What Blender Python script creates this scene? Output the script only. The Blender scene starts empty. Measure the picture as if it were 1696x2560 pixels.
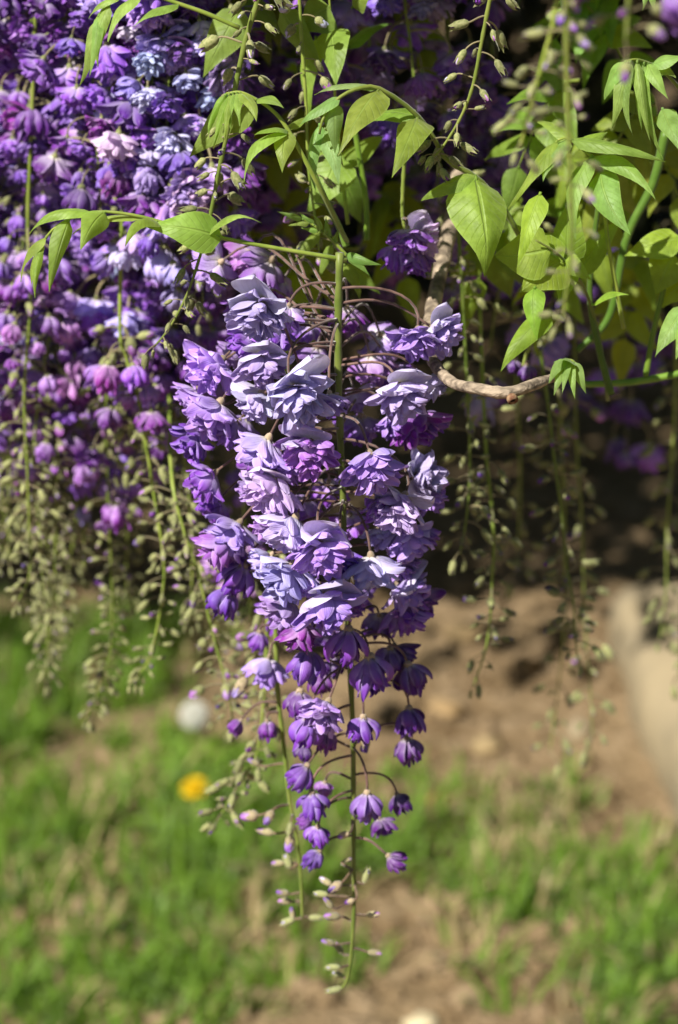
import bpy, math, random
import numpy as np
from mathutils import Vector, Matrix, noise

SC = bpy.context.scene
COL = SC.collection
R = math.radians

# ------------------------------------------------------------------ camera
PITCH = R(20.0)
CAM = Vector((0.0, 0.0, 1.22))
LENS, SH = 50.0, 23.6
SW = SH * 1696.0 / 2560.0
FWD = Vector((0, math.cos(PITCH), -math.sin(PITCH)))
UPV = Vector((0, math.sin(PITCH), math.cos(PITCH)))
RGT = Vector((1, 0, 0))
cam_d = bpy.data.cameras.new('camera')
cam_d.sensor_fit = 'VERTICAL'
cam_d.sensor_height = SH
cam_d.sensor_width = SW
cam_d.lens = LENS
cam_d.clip_start = 0.05
cam_d.clip_end = 500.0
cam_d.dof.use_dof = True
cam_d.dof.focus_distance = 0.845
cam_d.dof.aperture_fstop = 5.2
cam_d.dof.aperture_blades = 7
cam = bpy.data.objects.new('camera', cam_d)
cam.location = CAM
cam.rotation_euler = (R(90) - PITCH, 0, 0)
COL.objects.link(cam)
SC.camera = cam

# ------------------------------------------------------------------ light
SUN_TO = Vector((-0.56, -0.60, 0.84)).normalized()
sun_d = bpy.data.lights.new('sun', 'SUN')
sun_d.energy = 5.0
sun_d.angle = R(0.5)
sun_d.color = (1.0, 0.94, 0.84)
sun = bpy.data.objects.new('sun', sun_d)
sun.rotation_euler = (-SUN_TO).to_track_quat('-Z', 'Y').to_euler()
sun.location = (-3, -2, 5)
COL.objects.link(sun)
W = bpy.data.worlds.new('World')
SC.world = W
W.use_nodes = True
wn = W.node_tree
wn.nodes.clear()
sky = wn.nodes.new('ShaderNodeTexSky')
sky.sky_type = 'NISHITA'
sky.sun_disc = False
sky.sun_elevation = math.asin(SUN_TO.z)
sky.sun_rotation = math.atan2(SUN_TO.x, SUN_TO.y)
bg = wn.nodes.new('ShaderNodeBackground')
bg.inputs['Strength'].default_value = 0.037
wo = wn.nodes.new('ShaderNodeOutputWorld')
wn.links.new(sky.outputs[0], bg.inputs[0])
wn.links.new(bg.outputs[0], wo.inputs[0])
SC.view_settings.view_transform = 'Standard'
SC.view_settings.look = 'None'
SC.view_settings.exposure = 0.72
SC.view_settings.gamma = 1.0
SC.cycles.use_denoising = True
SC.cycles.max_bounces = 8
SC.cycles.transparent_max_bounces = 8
SC.cycles.diffuse_bounces = 4
SC.cycles.glossy_bounces = 2

# ------------------------------------------------------------------ pixel -> place
def ray(px, py):
    a = (px - 848.0) / 1696.0 * SW / LENS
    b = -(py - 1280.0) / 2560.0 * SH / LENS
    return FWD + RGT * a + UPV * b
def PY(px, py, Y):            # point on the vertical plane y = Y (things hang straight down)
    d = ray(px, py)
    return CAM + d * (Y / d.y)
def GP(px, py, z=0.0):        # point on the ground
    d = ray(px, py)
    return CAM + d * ((z - CAM.z) / d.z)
def MPP(px, py, Y):           # metres per photo pixel there
    d = ray(px, py)
    return (Y / d.y) * SW / LENS / 1696.0

# ------------------------------------------------------------------ materials
def mat(name):
    m = bpy.data.materials.new(name)
    m.use_nodes = True
    nt = m.node_tree
    nt.nodes.clear()
    return m, nt, nt.nodes, nt.links
def N(nt, t, **kw):
    n = nt.nodes.new(t)
    for k, v in kw.items():
        setattr(n, k, v)
    return n
def mixc(nt, fac, a, b, blend='MIX'):
    n = nt.nodes.new('ShaderNodeMix')
    n.data_type = 'RGBA'
    n.blend_type = blend
    n.clamp_factor = True
    for s, v in ((0, fac), (6, a), (7, b)):
        if hasattr(v, 'links') or isinstance(v, bpy.types.NodeSocket):
            nt.links.new(v, n.inputs[s])
        elif s == 0:
            n.inputs[0].default_value = v
        else:
            n.inputs[s].default_value = (*v, 1)
    return n.outputs[2]
def mth(nt, op, a, b=None, c=None):
    n = nt.nodes.new('ShaderNodeMath')
    n.operation = op
    for i, v in enumerate((a, b, c)):
        if v is None:
            continue
        if isinstance(v, bpy.types.NodeSocket):
            nt.links.new(v, n.inputs[i])
        else:
            n.inputs[i].default_value = v
    return n.outputs[0]
def ramp01(nt, v, a, b):
    n = nt.nodes.new('ShaderNodeMapRange')
    n.interpolation_type = 'SMOOTHSTEP'
    nt.links.new(v, n.inputs[0])
    n.inputs[1].default_value = a
    n.inputs[2].default_value = b
    return n.outputs[0]
def thin(nt, col, tcol, rough, spec, trans, bump=None, sheen=0.0):
    p = N(nt, 'ShaderNodeBsdfPrincipled')
    nt.links.new(col, p.inputs['Base Color'])
    p.inputs['Roughness'].default_value = rough
    p.inputs['Specular IOR Level'].default_value = spec
    if sheen:
        p.inputs['Sheen Weight'].default_value = sheen
        p.inputs['Sheen Roughness'].default_value = 0.4
    t = N(nt, 'ShaderNodeBsdfTranslucent')
    nt.links.new(tcol, t.inputs[0])
    if bump is not None:
        nt.links.new(bump, p.inputs['Normal'])
    mx = N(nt, 'ShaderNodeMixShader')
    mx.inputs[0].default_value = trans
    nt.links.new(p.outputs[0], mx.inputs[1])
    nt.links.new(t.outputs[0], mx.inputs[2])
    o = N(nt, 'ShaderNodeOutputMaterial')
    nt.links.new(mx.outputs[0], o.inputs[0])
def uvnodes(nt):
    uv = N(nt, 'ShaderNodeUVMap')
    sp = N(nt, 'ShaderNodeSeparateXYZ')
    nt.links.new(uv.outputs[0], sp.inputs[0])
    return sp.outputs[0], sp.outputs[1]

def make_petal_mat():
    m, nt, ns, lk = mat('petal')
    u, v = uvnodes(nt)
    oi = N(nt, 'ShaderNodeObjectInfo')
    tc = N(nt, 'ShaderNodeTexCoord')
    nz = N(nt, 'ShaderNodeTexNoise')
    nz.inputs['Scale'].default_value = 5.5
    nz.inputs['Detail'].default_value = 3
    lk.new(tc.outputs['Object'], nz.inputs['Vector'])
    cream = (0.74, 0.70, 0.62)
    tip = oi.outputs['Color']
    # a lighter limb, a deeper margin: pigment of the petal itself
    light = mixc(nt, mth(nt, 'MULTIPLY', oi.outputs['Alpha'], 0.45), tip, (0.82, 0.77, 0.92))
    c = mixc(nt, ramp01(nt, v, 0.30, 0.85), light, tip)
    c = mixc(nt, mth(nt, 'MULTIPLY_ADD', mth(nt, 'SUBTRACT', 1.0, ramp01(nt, v, 0.05, 0.27)), mth(nt, 'MULTIPLY_ADD', oi.outputs['Alpha'], 0.6, 0.35), 0.0), c, cream)
    au = mth(nt, 'ABSOLUTE', mth(nt, 'SUBTRACT', u, 0.5))
    c = mixc(nt, mth(nt, 'MULTIPLY', ramp01(nt, au, 0.30, 0.5), 0.35), c, mixc(nt, 0.5, tip, (0.9, 0.86, 0.97)))
    c = mixc(nt, mth(nt, 'MULTIPLY', ramp01(nt, nz.outputs[0], 0.48, 0.78), 0.35), c,
             mixc(nt, 0.5, tip, (0.20, 0.03, 0.22)))
    # fine veins fanning from the claw
    w = mth(nt, 'SINE', mth(nt, 'MULTIPLY', u, 62.0))
    c = mixc(nt, mth(nt, 'MULTIPLY', ramp01(nt, w, 0.3, 1.0), 0.10), c, mixc(nt, 0.6, tip, (0.1, 0.03, 0.2)))
    hs = N(nt, 'ShaderNodeHueSaturation')
    lk.new(c, hs.inputs['Color'])
    lk.new(mth(nt, 'MULTIPLY_ADD', oi.outputs['Random'], 0.022, 0.489), hs.inputs['Hue'])
    lk.new(mth(nt, 'MULTIPLY_ADD', oi.outputs['Random'], 0.35, 0.83), hs.inputs['Value'])
    bm = N(nt, 'ShaderNodeBump')
    bm.inputs['Strength'].default_value = 0.35
    bm.inputs['Distance'].default_value = 0.0005
    lk.new(mth(nt, 'MULTIPLY_ADD', w, 0.25, nz.outputs[0]), bm.inputs['Height'])
    thin(nt, hs.outputs[0], hs.outputs[0], 0.45, 0.35, 0.23, bm.outputs[0])
    return m

def make_leaf_mat(name, top, back, trans, dark=0.0):
    m, nt, ns, lk = mat(name)
    u, v = uvnodes(nt)
    oi = N(nt, 'ShaderNodeObjectInfo')
    au = mth(nt, 'ABSOLUTE', mth(nt, 'SUBTRACT', u, 0.5))
    mid = mth(nt, 'SUBTRACT', 1.0, ramp01(nt, au, 0.012, 0.045))
    s = mth(nt, 'FRACT', mth(nt, 'MULTIPLY', mth(nt, 'SUBTRACT', v, mth(nt, 'MULTIPLY', au, 0.42)), 10.0))
    tri = mth(nt, 'ABSOLUTE', mth(nt, 'SUBTRACT', s, 0.5))
    vein = ramp01(nt, tri, 0.40, 0.49)
    tc = N(nt, 'ShaderNodeTexCoord')
    nz = N(nt, 'ShaderNodeTexNoise')
    nz.inputs['Scale'].default_value = 170
    nz.inputs['Detail'].default_value = 8
    nz.inputs['Roughness'].default_value = 0.65
    lk.new(tc.outputs['Object'], nz.inputs['Vector'])
    c = mixc(nt, ramp01(nt, nz.outputs[0], .3, .7), [x * 0.70 for x in top], [top[0] * 1.28, top[1] * 1.22, top[2] * 1.5])
    c = mixc(nt, 1.0, c, oi.outputs['Color'], 'MULTIPLY')
    vv = mth(nt, 'MAXIMUM', mid, mth(nt, 'MULTIPLY', vein, 0.22))
    pale = [min(1, x * 1.5 + 0.05) for x in top]
    c = mixc(nt, mth(nt, 'MULTIPLY', vv, 0.38), c, pale)
    # pale reddish margin of the young blade
    c = mixc(nt, mth(nt, 'MULTIPLY', ramp01(nt, au, 0.46, 0.5), 0.5), c, pale)
    hs = N(nt, 'ShaderNodeHueSaturation')
    lk.new(c, hs.inputs['Color'])
    lk.new(mth(nt, 'MULTIPLY_ADD', oi.outputs['Random'], 0.3, 0.85), hs.inputs['Value'])
    t = mixc(nt, 1.0, oi.outputs['Color'], back, 'MULTIPLY')
    t = mixc(nt, mth(nt, 'MULTIPLY', vv, 0.4), t, [x * 0.6 for x in back])
    t = mixc(nt, mth(nt, 'MULTIPLY', nz.outputs[0], 0.3), t, [x * 0.6 for x in back])
    bm = N(nt, 'ShaderNodeBump')
    bm.inputs['Strength'].default_value = 0.6
    bm.inputs['Distance'].default_value = 0.0012
    hgt = mth(nt, 'SUBTRACT', mth(nt, 'MULTIPLY', nz.outputs[0], 0.5), mth(nt, 'MULTIPLY', vv, 0.9))
    lk.new(hgt, bm.inputs['Height'])
    thin(nt, hs.outputs[0], t, 0.46, 0.38, trans, bm.outputs[0], sheen=0.2)
    return m

def make_solid(name, a, b, scale, rough=0.6, spec=0.3, bump=0.3, dist=0.001, sheen=0.0, tint=False, detail=5, stretch=None):
    m, nt, ns, lk = mat(name)
    tc = N(nt, 'ShaderNodeTexCoord')
    nz = N(nt, 'ShaderNodeTexNoise')
    nz.inputs['Scale'].default_value = scale
    nz.inputs['Detail'].default_value = detail
    if stretch:
        mp = N(nt, 'ShaderNodeMapping')
        mp.inputs['Scale'].default_value = stretch
        lk.new(tc.outputs['Object'], mp.inputs[0])
        lk.new(mp.outputs[0], nz.inputs['Vector'])
    else:
        lk.new(tc.outputs['Object'], nz.inputs['Vector'])
    c = mixc(nt, ramp01(nt, nz.outputs[0], 0.3, 0.7), a, b)
    oi = N(nt, 'ShaderNodeObjectInfo')
    if tint:
        c = mixc(nt, 1.0, c, oi.outputs['Color'], 'MULTIPLY')
    hs = N(nt, 'ShaderNodeHueSaturation')
    lk.new(c, hs.inputs['Color'])
    lk.new(mth(nt, 'MULTIPLY_ADD', oi.outputs['Random'], 0.6, 0.65), hs.inputs['Value'])
    p = N(nt, 'ShaderNodeBsdfPrincipled')
    lk.new(hs.outputs[0], p.inputs['Base Color'])
    p.inputs['Roughness'].default_value = rough
    p.inputs['Specular IOR Level'].default_value = spec
    if sheen:
        p.inputs['Sheen Weight'].default_value = sheen
        p.inputs['Sheen Roughness'].default_value = 0.5
    if bump:
        bm = N(nt, 'ShaderNodeBump')
        bm.inputs['Strength'].default_value = bump
        bm.inputs['Distance'].default_value = dist
        lk.new(nz.outputs[0], bm.inputs['Height'])
        lk.new(bm.outputs[0], p.inputs['Normal'])
    o = N(nt, 'ShaderNodeOutputMaterial')
    lk.new(p.outputs[0], o.inputs[0])
    return m

M_PETAL = make_petal_mat()
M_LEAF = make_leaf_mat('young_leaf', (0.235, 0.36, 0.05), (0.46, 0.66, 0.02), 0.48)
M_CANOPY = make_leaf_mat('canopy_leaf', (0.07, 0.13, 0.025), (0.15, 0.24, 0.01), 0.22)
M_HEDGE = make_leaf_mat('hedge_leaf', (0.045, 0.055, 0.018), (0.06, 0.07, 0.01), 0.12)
M_GRASS = make_leaf_mat('grass_blade', (0.155, 0.285, 0.024), (0.30, 0.50, 0.014), 0.42)
M_STRAW = make_leaf_mat('dry_grass', (0.42, 0.34, 0.15), (0.40, 0.30, 0.10), 0.25)
M_STEM = make_solid('green_stem', (0.135, 0.20, 0.022), (0.22, 0.27, 0.05), 120, 0.5, 0.35, 0.3, 0.0004, 0.15, tint=True)
M_PED = make_solid('flower_stalk', (0.075, 0.034, 0.028), (0.17, 0.095, 0.075), 260, 0.6, 0.3, 0.4, 0.0003, 0.4, tint=True)
M_CALYX = make_solid('calyx', (0.27, 0.25, 0.15), (0.40, 0.34, 0.25), 9, 0.65, 0.25, 0.4, 0.0004, 0.35, tint=True)
M_GCALYX = make_solid('bud_calyx', (0.15, 0.175, 0.055), (0.29, 0.29, 0.13), 7, 0.65, 0.25, 0.4, 0.0004, 0.2)
M_GPED = make_solid('bud_stalk', (0.16, 0.15, 0.06), (0.28, 0.22, 0.12), 260, 0.6, 0.3, 0.4, 0.0003, 0.3)
M_BARK = make_solid('bark', (0.12, 0.095, 0.072), (0.47, 0.38, 0.28), 230, 0.85, 0.15, 1.0, 0.003, detail=9, stretch=(.55, 1, 1))
M_STONE = make_solid('stone', (0.34, 0.30, 0.21), (0.55, 0.47, 0.31), 9, 0.9, 0.15, 0.8, 0.012, detail=9, tint=True)
M_YELLOW = make_solid('dandelion_petal', (0.80, 0.50, 0.005), (0.85, 0.60, 0.01), 200, 0.6, 0.2, 0)
M_PUFF = make_solid('seed_fluff', (0.62, 0.62, 0.56), (0.75, 0.75, 0.68), 200, 0.9, 0.1, 0)
M_CUT = make_solid('cut_wood', (0.13, 0.045, 0.025), (0.32, 0.21, 0.12), 500, 0.8, 0.2, 0.3, 0.0004)

def make_soil():
    m, nt, ns, lk = mat('soil')
    tc = N(nt, 'ShaderNodeTexCoord')
    def nz(s, d):
        n = N(nt, 'ShaderNodeTexNoise')
        n.inputs['Scale'].default_value = s
        n.inputs['Detail'].default_value = d
        lk.new(tc.outputs['Object'], n.inputs['Vector'])
        return n.outputs[0]
    a, b, cst = nz(3.1, 6), nz(24, 6), nz(120, 4)
    c = mixc(nt, ramp01(nt, a, 0.35, 0.65), (0.245, 0.178, 0.100), (0.160, 0.110, 0.058))
    c = mixc(nt, ramp01(nt, b, 0.4, 0.7), c, (0.30, 0.222, 0.135))
    c = mixc(nt, mth(nt, 'MULTIPLY', ramp01(nt, cst, 0.5, 0.75), 0.6), c, (0.16, 0.10, 0.055))
    p = N(nt, 'ShaderNodeBsdfPrincipled')
    lk.new(c, p.inputs['Base Color'])
    p.inputs['Roughness'].default_value = 0.95
    p.inputs['Specular IOR Level'].default_value = 0.1
    bm = N(nt, 'ShaderNodeBump')
    bm.inputs['Strength'].default_value = 0.9
    bm.inputs['Distance'].default_value = 0.03
    lk.new(mth(nt, 'ADD', b, mth(nt, 'MULTIPLY', cst, 0.3)), bm.inputs['Height'])
    lk.new(bm.outputs[0], p.inputs['Normal'])
    o = N(nt, 'ShaderNodeOutputMaterial')
    lk.new(p.outputs[0], o.inputs[0])
    return m
M_SOIL = make_soil()

# ------------------------------------------------------------------ geometry container
class Geo:
    def __init__(s):
        s.v, s.f, s.uv, s.m = [], [], [], []
    def add(s, verts, faces, uvs, mi=0):
        k = len(s.v)
        s.v += [Vector(p) for p in verts]
        s.uv += uvs
        s.f += [tuple(i + k for i in f) for f in faces]
        s.m += [mi] * len(faces)
    def join(s, g, M=None, mi=None):
        k = len(s.v)
        s.v += [(M @ p) if M is not None else p.copy() for p in g.v]
        s.uv += g.uv
        s.f += [tuple(i + k for i in f) for f in g.f]
        s.m += [mi if mi is not None else x for x in g.m]
        return s
    def mesh(s, name, mats):
        me = bpy.data.meshes.new(name)
        me.from_pydata([tuple(p) for p in s.v], [], s.f)
        for mm in mats:
            me.materials.append(mm)
        n = len(me.loops)
        idx = np.empty(n, dtype=np.int32)
        me.loops.foreach_get('vertex_index', idx)
        uvl = me.uv_layers.new(name='UVMap')
        uvl.data.foreach_set('uv', np.array(s.uv, dtype=np.float32)[idx].ravel())
        me.polygons.foreach_set('use_smooth', np.ones(len(me.polygons), dtype=bool))
        if len(mats) > 1:
            me.polygons.foreach_set('material_index', np.array(s.m, dtype=np.int32))
        me.update()
        return me

def grid_faces(nv, nu):
    fs = []
    for i in range(nv):
        for j in range(nu):
            a = i * (nu + 1) + j
            fs.append((a, a + 1, a + nu + 2, a + nu + 1))
    return fs

def petal(th, ph, L, Wd, bend, cup, ruf, rng, r0=0.04, h0=0.0, nu=10, nv=10, round_=0.55, notch=0.0, base_p=1.22):
    er = Vector((math.cos(ph), math.sin(ph), 0))
    ez = Vector((0, 0, 1))
    side = ez.cross(er)
    roll = rng.uniform(-0.45, 0.45)
    p = er * r0 + ez * h0
    vs, uv = [], []
    f1, f2, k1 = rng.uniform(0, 6.28), rng.uniform(0, 6.28), rng.uniform(2.0, 4.2)
    f3, k2 = rng.uniform(0, 6.28), rng.uniform(5.0, 7.0)
    fr = min(ruf, .12) * .75
    ang = th
    skew = rng.uniform(-0.25, 0.25) * L
    for i in range(nv + 1):
        v = math.sin(math.pi / 2 * i / nv)
        vprev = math.sin(math.pi / 2 * max(0, i - 1) / nv)
        ang = th + bend * v * v + 0.30 * math.sin(f2 + 4.5 * v) * v
        d = er * math.sin(ang) + ez * math.cos(ang)
        n = -er * math.cos(ang) + ez * math.sin(ang)
        if i:
            p = p + d * (L * (v - vprev))
        vv = max(1e-4, min(0.9999, v))
        w = Wd * 0.5 * (math.sin(math.pi * vv ** base_p)) ** round_
        w = max(w, Wd * 0.03)
        sd = (side * math.cos(roll) + n * math.sin(roll))
        nn = (n * math.cos(roll) - side * math.sin(roll))
        for j in range(nu + 1):
            u = j / nu * 2 - 1
            q = p + sd * (u * w + skew * v * v) + nn * (cup * u * u * w + ruf * Wd * v * math.sin(k1 * u + f1 + 2.5 * v) * (0.3 + 0.55 * abs(u)) + fr * Wd * v * v * math.sin(k2 * u + f3 + 7 * v) * (.35 + .65 * abs(u)))
            if notch and i == nv:
                q = q + d * (-notch * (1 - abs(u)))
            vs.append(q)
            uv.append((j / nu, v))
    g = Geo()
    g.add(vs, grid_faces(nv, nu), uv)
    return g

def tube(pts, rad, sides=6, caps=True):
    """a tapering tube along points; rad is a list or number"""
    n = len(pts)
    rads = rad if isinstance(rad, (list, tuple)) else [rad] * n
    g = Geo()
    vs, uv, fs = [], [], []
    t0 = (pts[1] - pts[0]).normalized()
    ref = Vector((0, 0, 1)) if abs(t0.z) < 0.8 else Vector((1, 0, 0))
    x = t0.cross(ref).normalized()
    for i, p in enumerate(pts):
        t = (pts[min(i + 1, n - 1)] - pts[max(i - 1, 0)])
        t = t.normalized() if t.length > 1e-9 else t0
        x = (x - t * x.dot(t)).normalized()
        y = t.cross(x)
        for k in range(sides):
            a = 2 * math.pi * k / sides
            vs.append(p + (x * math.cos(a) + y * math.sin(a)) * rads[i])
            uv.append((k / sides, i / (n - 1)))
    for i in range(n - 1):
        for k in range(sides):
            a, b = i * sides + k, i * sides + (k + 1) % sides
            fs.append((a, b, b + sides, a + sides))
    if caps:
        fs.append(tuple(range(sides))[::-1])
        fs.append(tuple((n - 1) * sides + k for k in range(sides)))
    g.add(vs, fs, uv)
    return g

def lathe(prof, sides=8, wob=0.0, rng=None):
    """prof: list of (radius, z)"""
    g = Geo()
    vs, uv, fs = [], [], []
    for i, (r, z) in enumerate(prof):
        for k in range(sides):
            a = 2 * math.pi * k / sides
            rr = r * (1 + (wob * rng.uniform(-1, 1) if wob else 0))
            vs.append(Vector((rr * math.cos(a), rr * math.sin(a), z)))
            uv.append((k / sides, i / (len(prof) - 1)))
    for i in range(len(prof) - 1):
        for k in range(sides):
            a, b = i * sides + k, i * sides + (k + 1) % sides
            fs.append((a, b, b + sides, a + sides))
    g.add(vs, fs, uv)
    return g

def spline(pts, n):
    """Catmull-Rom resample of Vectors"""
    P = [pts[0] * 2 - pts[1]] + list(pts) + [pts[-1] * 2 - pts[-2]]
    out = []
    segs = len(pts) - 1
    for i in range(n + 1):
        s = i / n * segs
        k = min(int(s), segs - 1)
        t = s - k
        a, b, c, d = P[k], P[k + 1], P[k + 2], P[k + 3]
        out.append(0.5 * ((2 * b) + (c - a) * t + (2 * a - 5 * b + 4 * c - d) * t * t + (3 * b - 3 * c + d - a) * t ** 3))
    return out

def bez(a, b, c, d, n):
    return [a * (1 - t) ** 3 + b * 3 * t * (1 - t) ** 2 + c * 3 * t * t * (1 - t) + d * t ** 3 for t in [i / n for i in range(n + 1)]]

# ------------------------------------------------------------------ object helpers
def thing(name, label, cat, loc, group=None, kind=None):
    o = bpy.data.objects.new(name, None)
    o.empty_display_size = 0.02
    COL.objects.link(o)
    o.location = loc
    o['label'] = label
    o['category'] = cat
    if group:
        o['group'] = group
    if kind:
        o['kind'] = kind
    return o
def part(name, me, parent, M=None, color=None, alpha=1.0):
    o = bpy.data.objects.new(name, me)
    COL.objects.link(o)
    o.parent = parent
    if M is not None:
        o.matrix_basis = M
    if color is not None:
        o.color = (*color, alpha)
    return o
def solo(name, me, label=None, cat=None, group=None, kind=None, loc=None):
    o = bpy.data.objects.new(name, me)
    COL.objects.link(o)
    if loc is not None:
        o.location = loc
    for k, v in (('label', label), ('category', cat), ('group', group), ('kind', kind)):
        if v:
            o[k] = v
    return o
def shifted(g, loc):
    for p in g.v:
        p -= loc
    return g

# ------------------------------------------------------------------ ground, soil, grass
def hgt(x, y):
    h = 0.018 * noise.noise(Vector((x * 1.7, y * 1.7, 0.3))) + 0.010 * noise.noise(Vector((x * 6, y * 6, 5.1)))
    h += 0.006 * noise.noise(Vector((x * 19, y * 19, 9.0)))
    return h
def build_ground():
    xs = np.concatenate([np.linspace(-60, -1.6, 18), np.linspace(-1.5, 1.5, 151), np.linspace(1.6, 60, 18)])
    ys = np.concatenate([np.linspace(-40, 1.3, 14), np.linspace(1.4, 5.4, 201), np.linspace(5.6, 120, 22)])
    vs, uv, fs = [], [], []
    for y in ys:
        for x in xs:
            near = abs(x) < 1.55 and 1.35 < y < 5.5
            vs.append((x, y, hgt(x, y) if near else 0.0))
            uv.append((x, y))
    nx = len(xs)
    for i in range(len(ys) - 1):
        for j in range(nx - 1):
            a = i * nx + j
            fs.append((a, a + 1, a + nx + 1, a + nx))
    g = Geo()
    g.add(vs, fs, uv)
    solo('ground', g.mesh('ground', [M_SOIL]), 'bare tan soil ground under the hanging wisteria', 'ground', kind='structure')
build_ground()

# grassy patches: centre and half sizes as pixels on the ground, share of cover, blade length
PATCH = [(120, 1690, 300, 130, 1.0, .085), (330, 1620, 240, 60, .5, .07), (-60, 1850, 170, 160, .8, .07),
         (640, 2110, 400, 150, 1.0, .075), (260, 2060, 280, 130, .85, .07), (60, 2200, 220, 90, .7, .06),
         (420, 1880, 330, 60, .35, .05), (560, 2370, 420, 120, .42, .05), (150, 2480, 320, 130, .4, .045),
         (620, 2540, 250, 100, .6, .05), (1230, 2040, 230, 80, .62, .06), (1420, 2320, 330, 170, .85, .065),
         (1180, 2430, 170, 110, .5, .05), (1620, 2480, 200, 150, .55, .05), (1500, 2110, 200, 70, .3, .045),
         (980, 2110, 160, 50, .3, .04), (250, 2570, 420, 90, .8, .05), (1420, 2580, 400, 90, .8, .05), (330, 2460, 420, 90, .65, .045), (1120, 2330, 120, 90, .5, .05), (1300, 2200, 280, 110, .55, .055), (1560, 2330, 220, 120, .6, .06), (1330, 2500, 260, 90, .7, .055), (250, 2390, 330, 110, .45, .045), (900, 2080, 120, 60, .5, .05), (330, 2260, 360, 80, .5, .045), (1080, 1960, 120, 40, .35, .04)]
def build_grass():
    rng = np.random.default_rng(5)
    V, U, F, MI = [], [], [], []
    k = 0
    Rr = random.Random(9)
    for (px, py, rx, ry, dens, bl) in PATCH:
        c = GP(px, py)
        a = (GP(px + rx, py) - c).length
        b = abs(GP(px, py - ry).y - GP(px, py + ry).y) / 2
        area = math.pi * a * b
        nt = int(area * 1150 * dens)
        for _ in range(nt):
            r, t = math.sqrt(Rr.random()) , Rr.uniform(0, 6.283)
            if r > 0.75 and Rr.random() < 0.45:
                continue
            x, y = c.x + a * r * math.cos(t), c.y + b * r * math.sin(t)
            if noise.noise(Vector((x * 4.5, y * 4.5, 1.7))) < -0.22 and Rr.random() < 0.8:
                continue
            tone = 1 if Rr.random() < (0.10 if dens > 0.7 else 0.3) else 0
            lean = Rr.uniform(0, 6.283)
            for q in range(Rr.randint(9, 20)):
                bx, by = x + Rr.gauss(0, .014), y + Rr.gauss(0, .014)
                L = bl * Rr.uniform(0.55, 1.35)
                wd = Rr.uniform(.0016, .0034)
                az = lean + Rr.gauss(0, 1.4)
                til = Rr.uniform(0.1, 0.8)
                dx, dy = math.cos(az), math.sin(az)
                sx, sy = -dy * wd, dx * wd
                z0 = hgt(bx, by) - 0.004
                vs = []
                for i, s in enumerate((0, .4, .75, 1.0)):
                    an = til * (0.5 + 1.1 * s)
                    hx = L * s * math.sin(an)
                    hz = L * s * math.cos(an)
                    w = (1, .95, .6, 0)[i]
                    if i < 3:
                        vs += [(bx + dx * hx - sx * w, by + dy * hx - sy * w, z0 + hz), (bx + dx * hx + sx * w, by + dy * hx + sy * w, z0 + hz)]
                        U += [(0.2, s), (0.8, s)]
                    else:
                        vs.append((bx + dx * hx, by + dy * hx, z0 + hz))
                        U.append((0.5, 1))
                V += vs
                F += [(k, k + 1, k + 3, k + 2), (k + 2, k + 3, k + 5, k + 4), (k + 4, k + 5, k + 6)]
                mi = 1 if (tone and Rr.random() < 0.75) else 0
                MI += [mi] * 3
                k += 7
    g = Geo()
    g.v, g.f, g.uv, g.m = V, F, U, MI
    o = solo('grass', g.mesh('grass', [M_GRASS, M_STRAW]), 'tufts of bright green grass growing in the bare soil', 'grass', kind='stuff')
    o.color = (1, 1, 1, 1)
build_grass()

def rock(rng, sx, sy, sz, rough=0.22, sub=3):
    import bmesh
    bm = bmesh.new()
    bmesh.ops.create_icosphere(bm, subdivisions=sub, radius=1.0)
    off = Vector((rng.uniform(0, 50), rng.uniform(0, 50), 0))
    g = Geo()
    bm.verts.ensure_lookup_table()
    vs = []
    for v in bm.verts:
        p = v.co.copy()
        p *= 1 + rough * noise.noise(p * 1.3 + off) + rough * 0.5 * noise.noise(p * 3.5 + off)
        vs.append(Vector((p.x * sx, p.y * sy, p.z * sz)))
    fs = [tuple(v.index for v in f.verts) for f in bm.faces]
    bm.free()
    g.add(vs, fs, [(0, 0)] * len(vs))
    return g

# pale stones one can pick out on the soil
rs = random.Random(3)
for (px, py, w, h, lab, tint) in [
        (1218, 1862, 78, 60, 'rounded cream pebble lying alone on bare soil', (.85, .74, .58)),
        (1055, 2545, 95, 50, 'flat off-white stone at the edge of the soil path', (1.2, 1.2, 1.15)),
        (1110, 1770, 100, 55, 'tan clod of earth on the soil below the shaded ground', (.6, .48, .36)),
        (1310, 1670, 70, 60, 'round brown clod between dark hollows in the soil', (.5, .4, .3)),
        (1450, 1830, 60, 60, 'small whitish stone under the hanging bud racemes', (.62, .6, .58)),
        (1105, 1995, 80, 50, 'orange-tinted clod beside the grass tuft', (.85, .55, .36)),
        (1165, 1600, 110, 60, 'broad sandy clod at the edge of the shade', (.6, .5, .38))]:
    c = GP(px, py)
    ppm = 1.0 / MPP(px, py, c.y)
    g = rock(rs, w / ppm / 2, w / ppm / 2 * .8, h / ppm / 2)
    o = solo('stone', g.mesh('stone', [M_STONE]), lab, 'stone', loc=(c.x, c.y, hgt(c.x, c.y) + h / ppm * .22))
    o.color = (*tint, 1)

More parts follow.
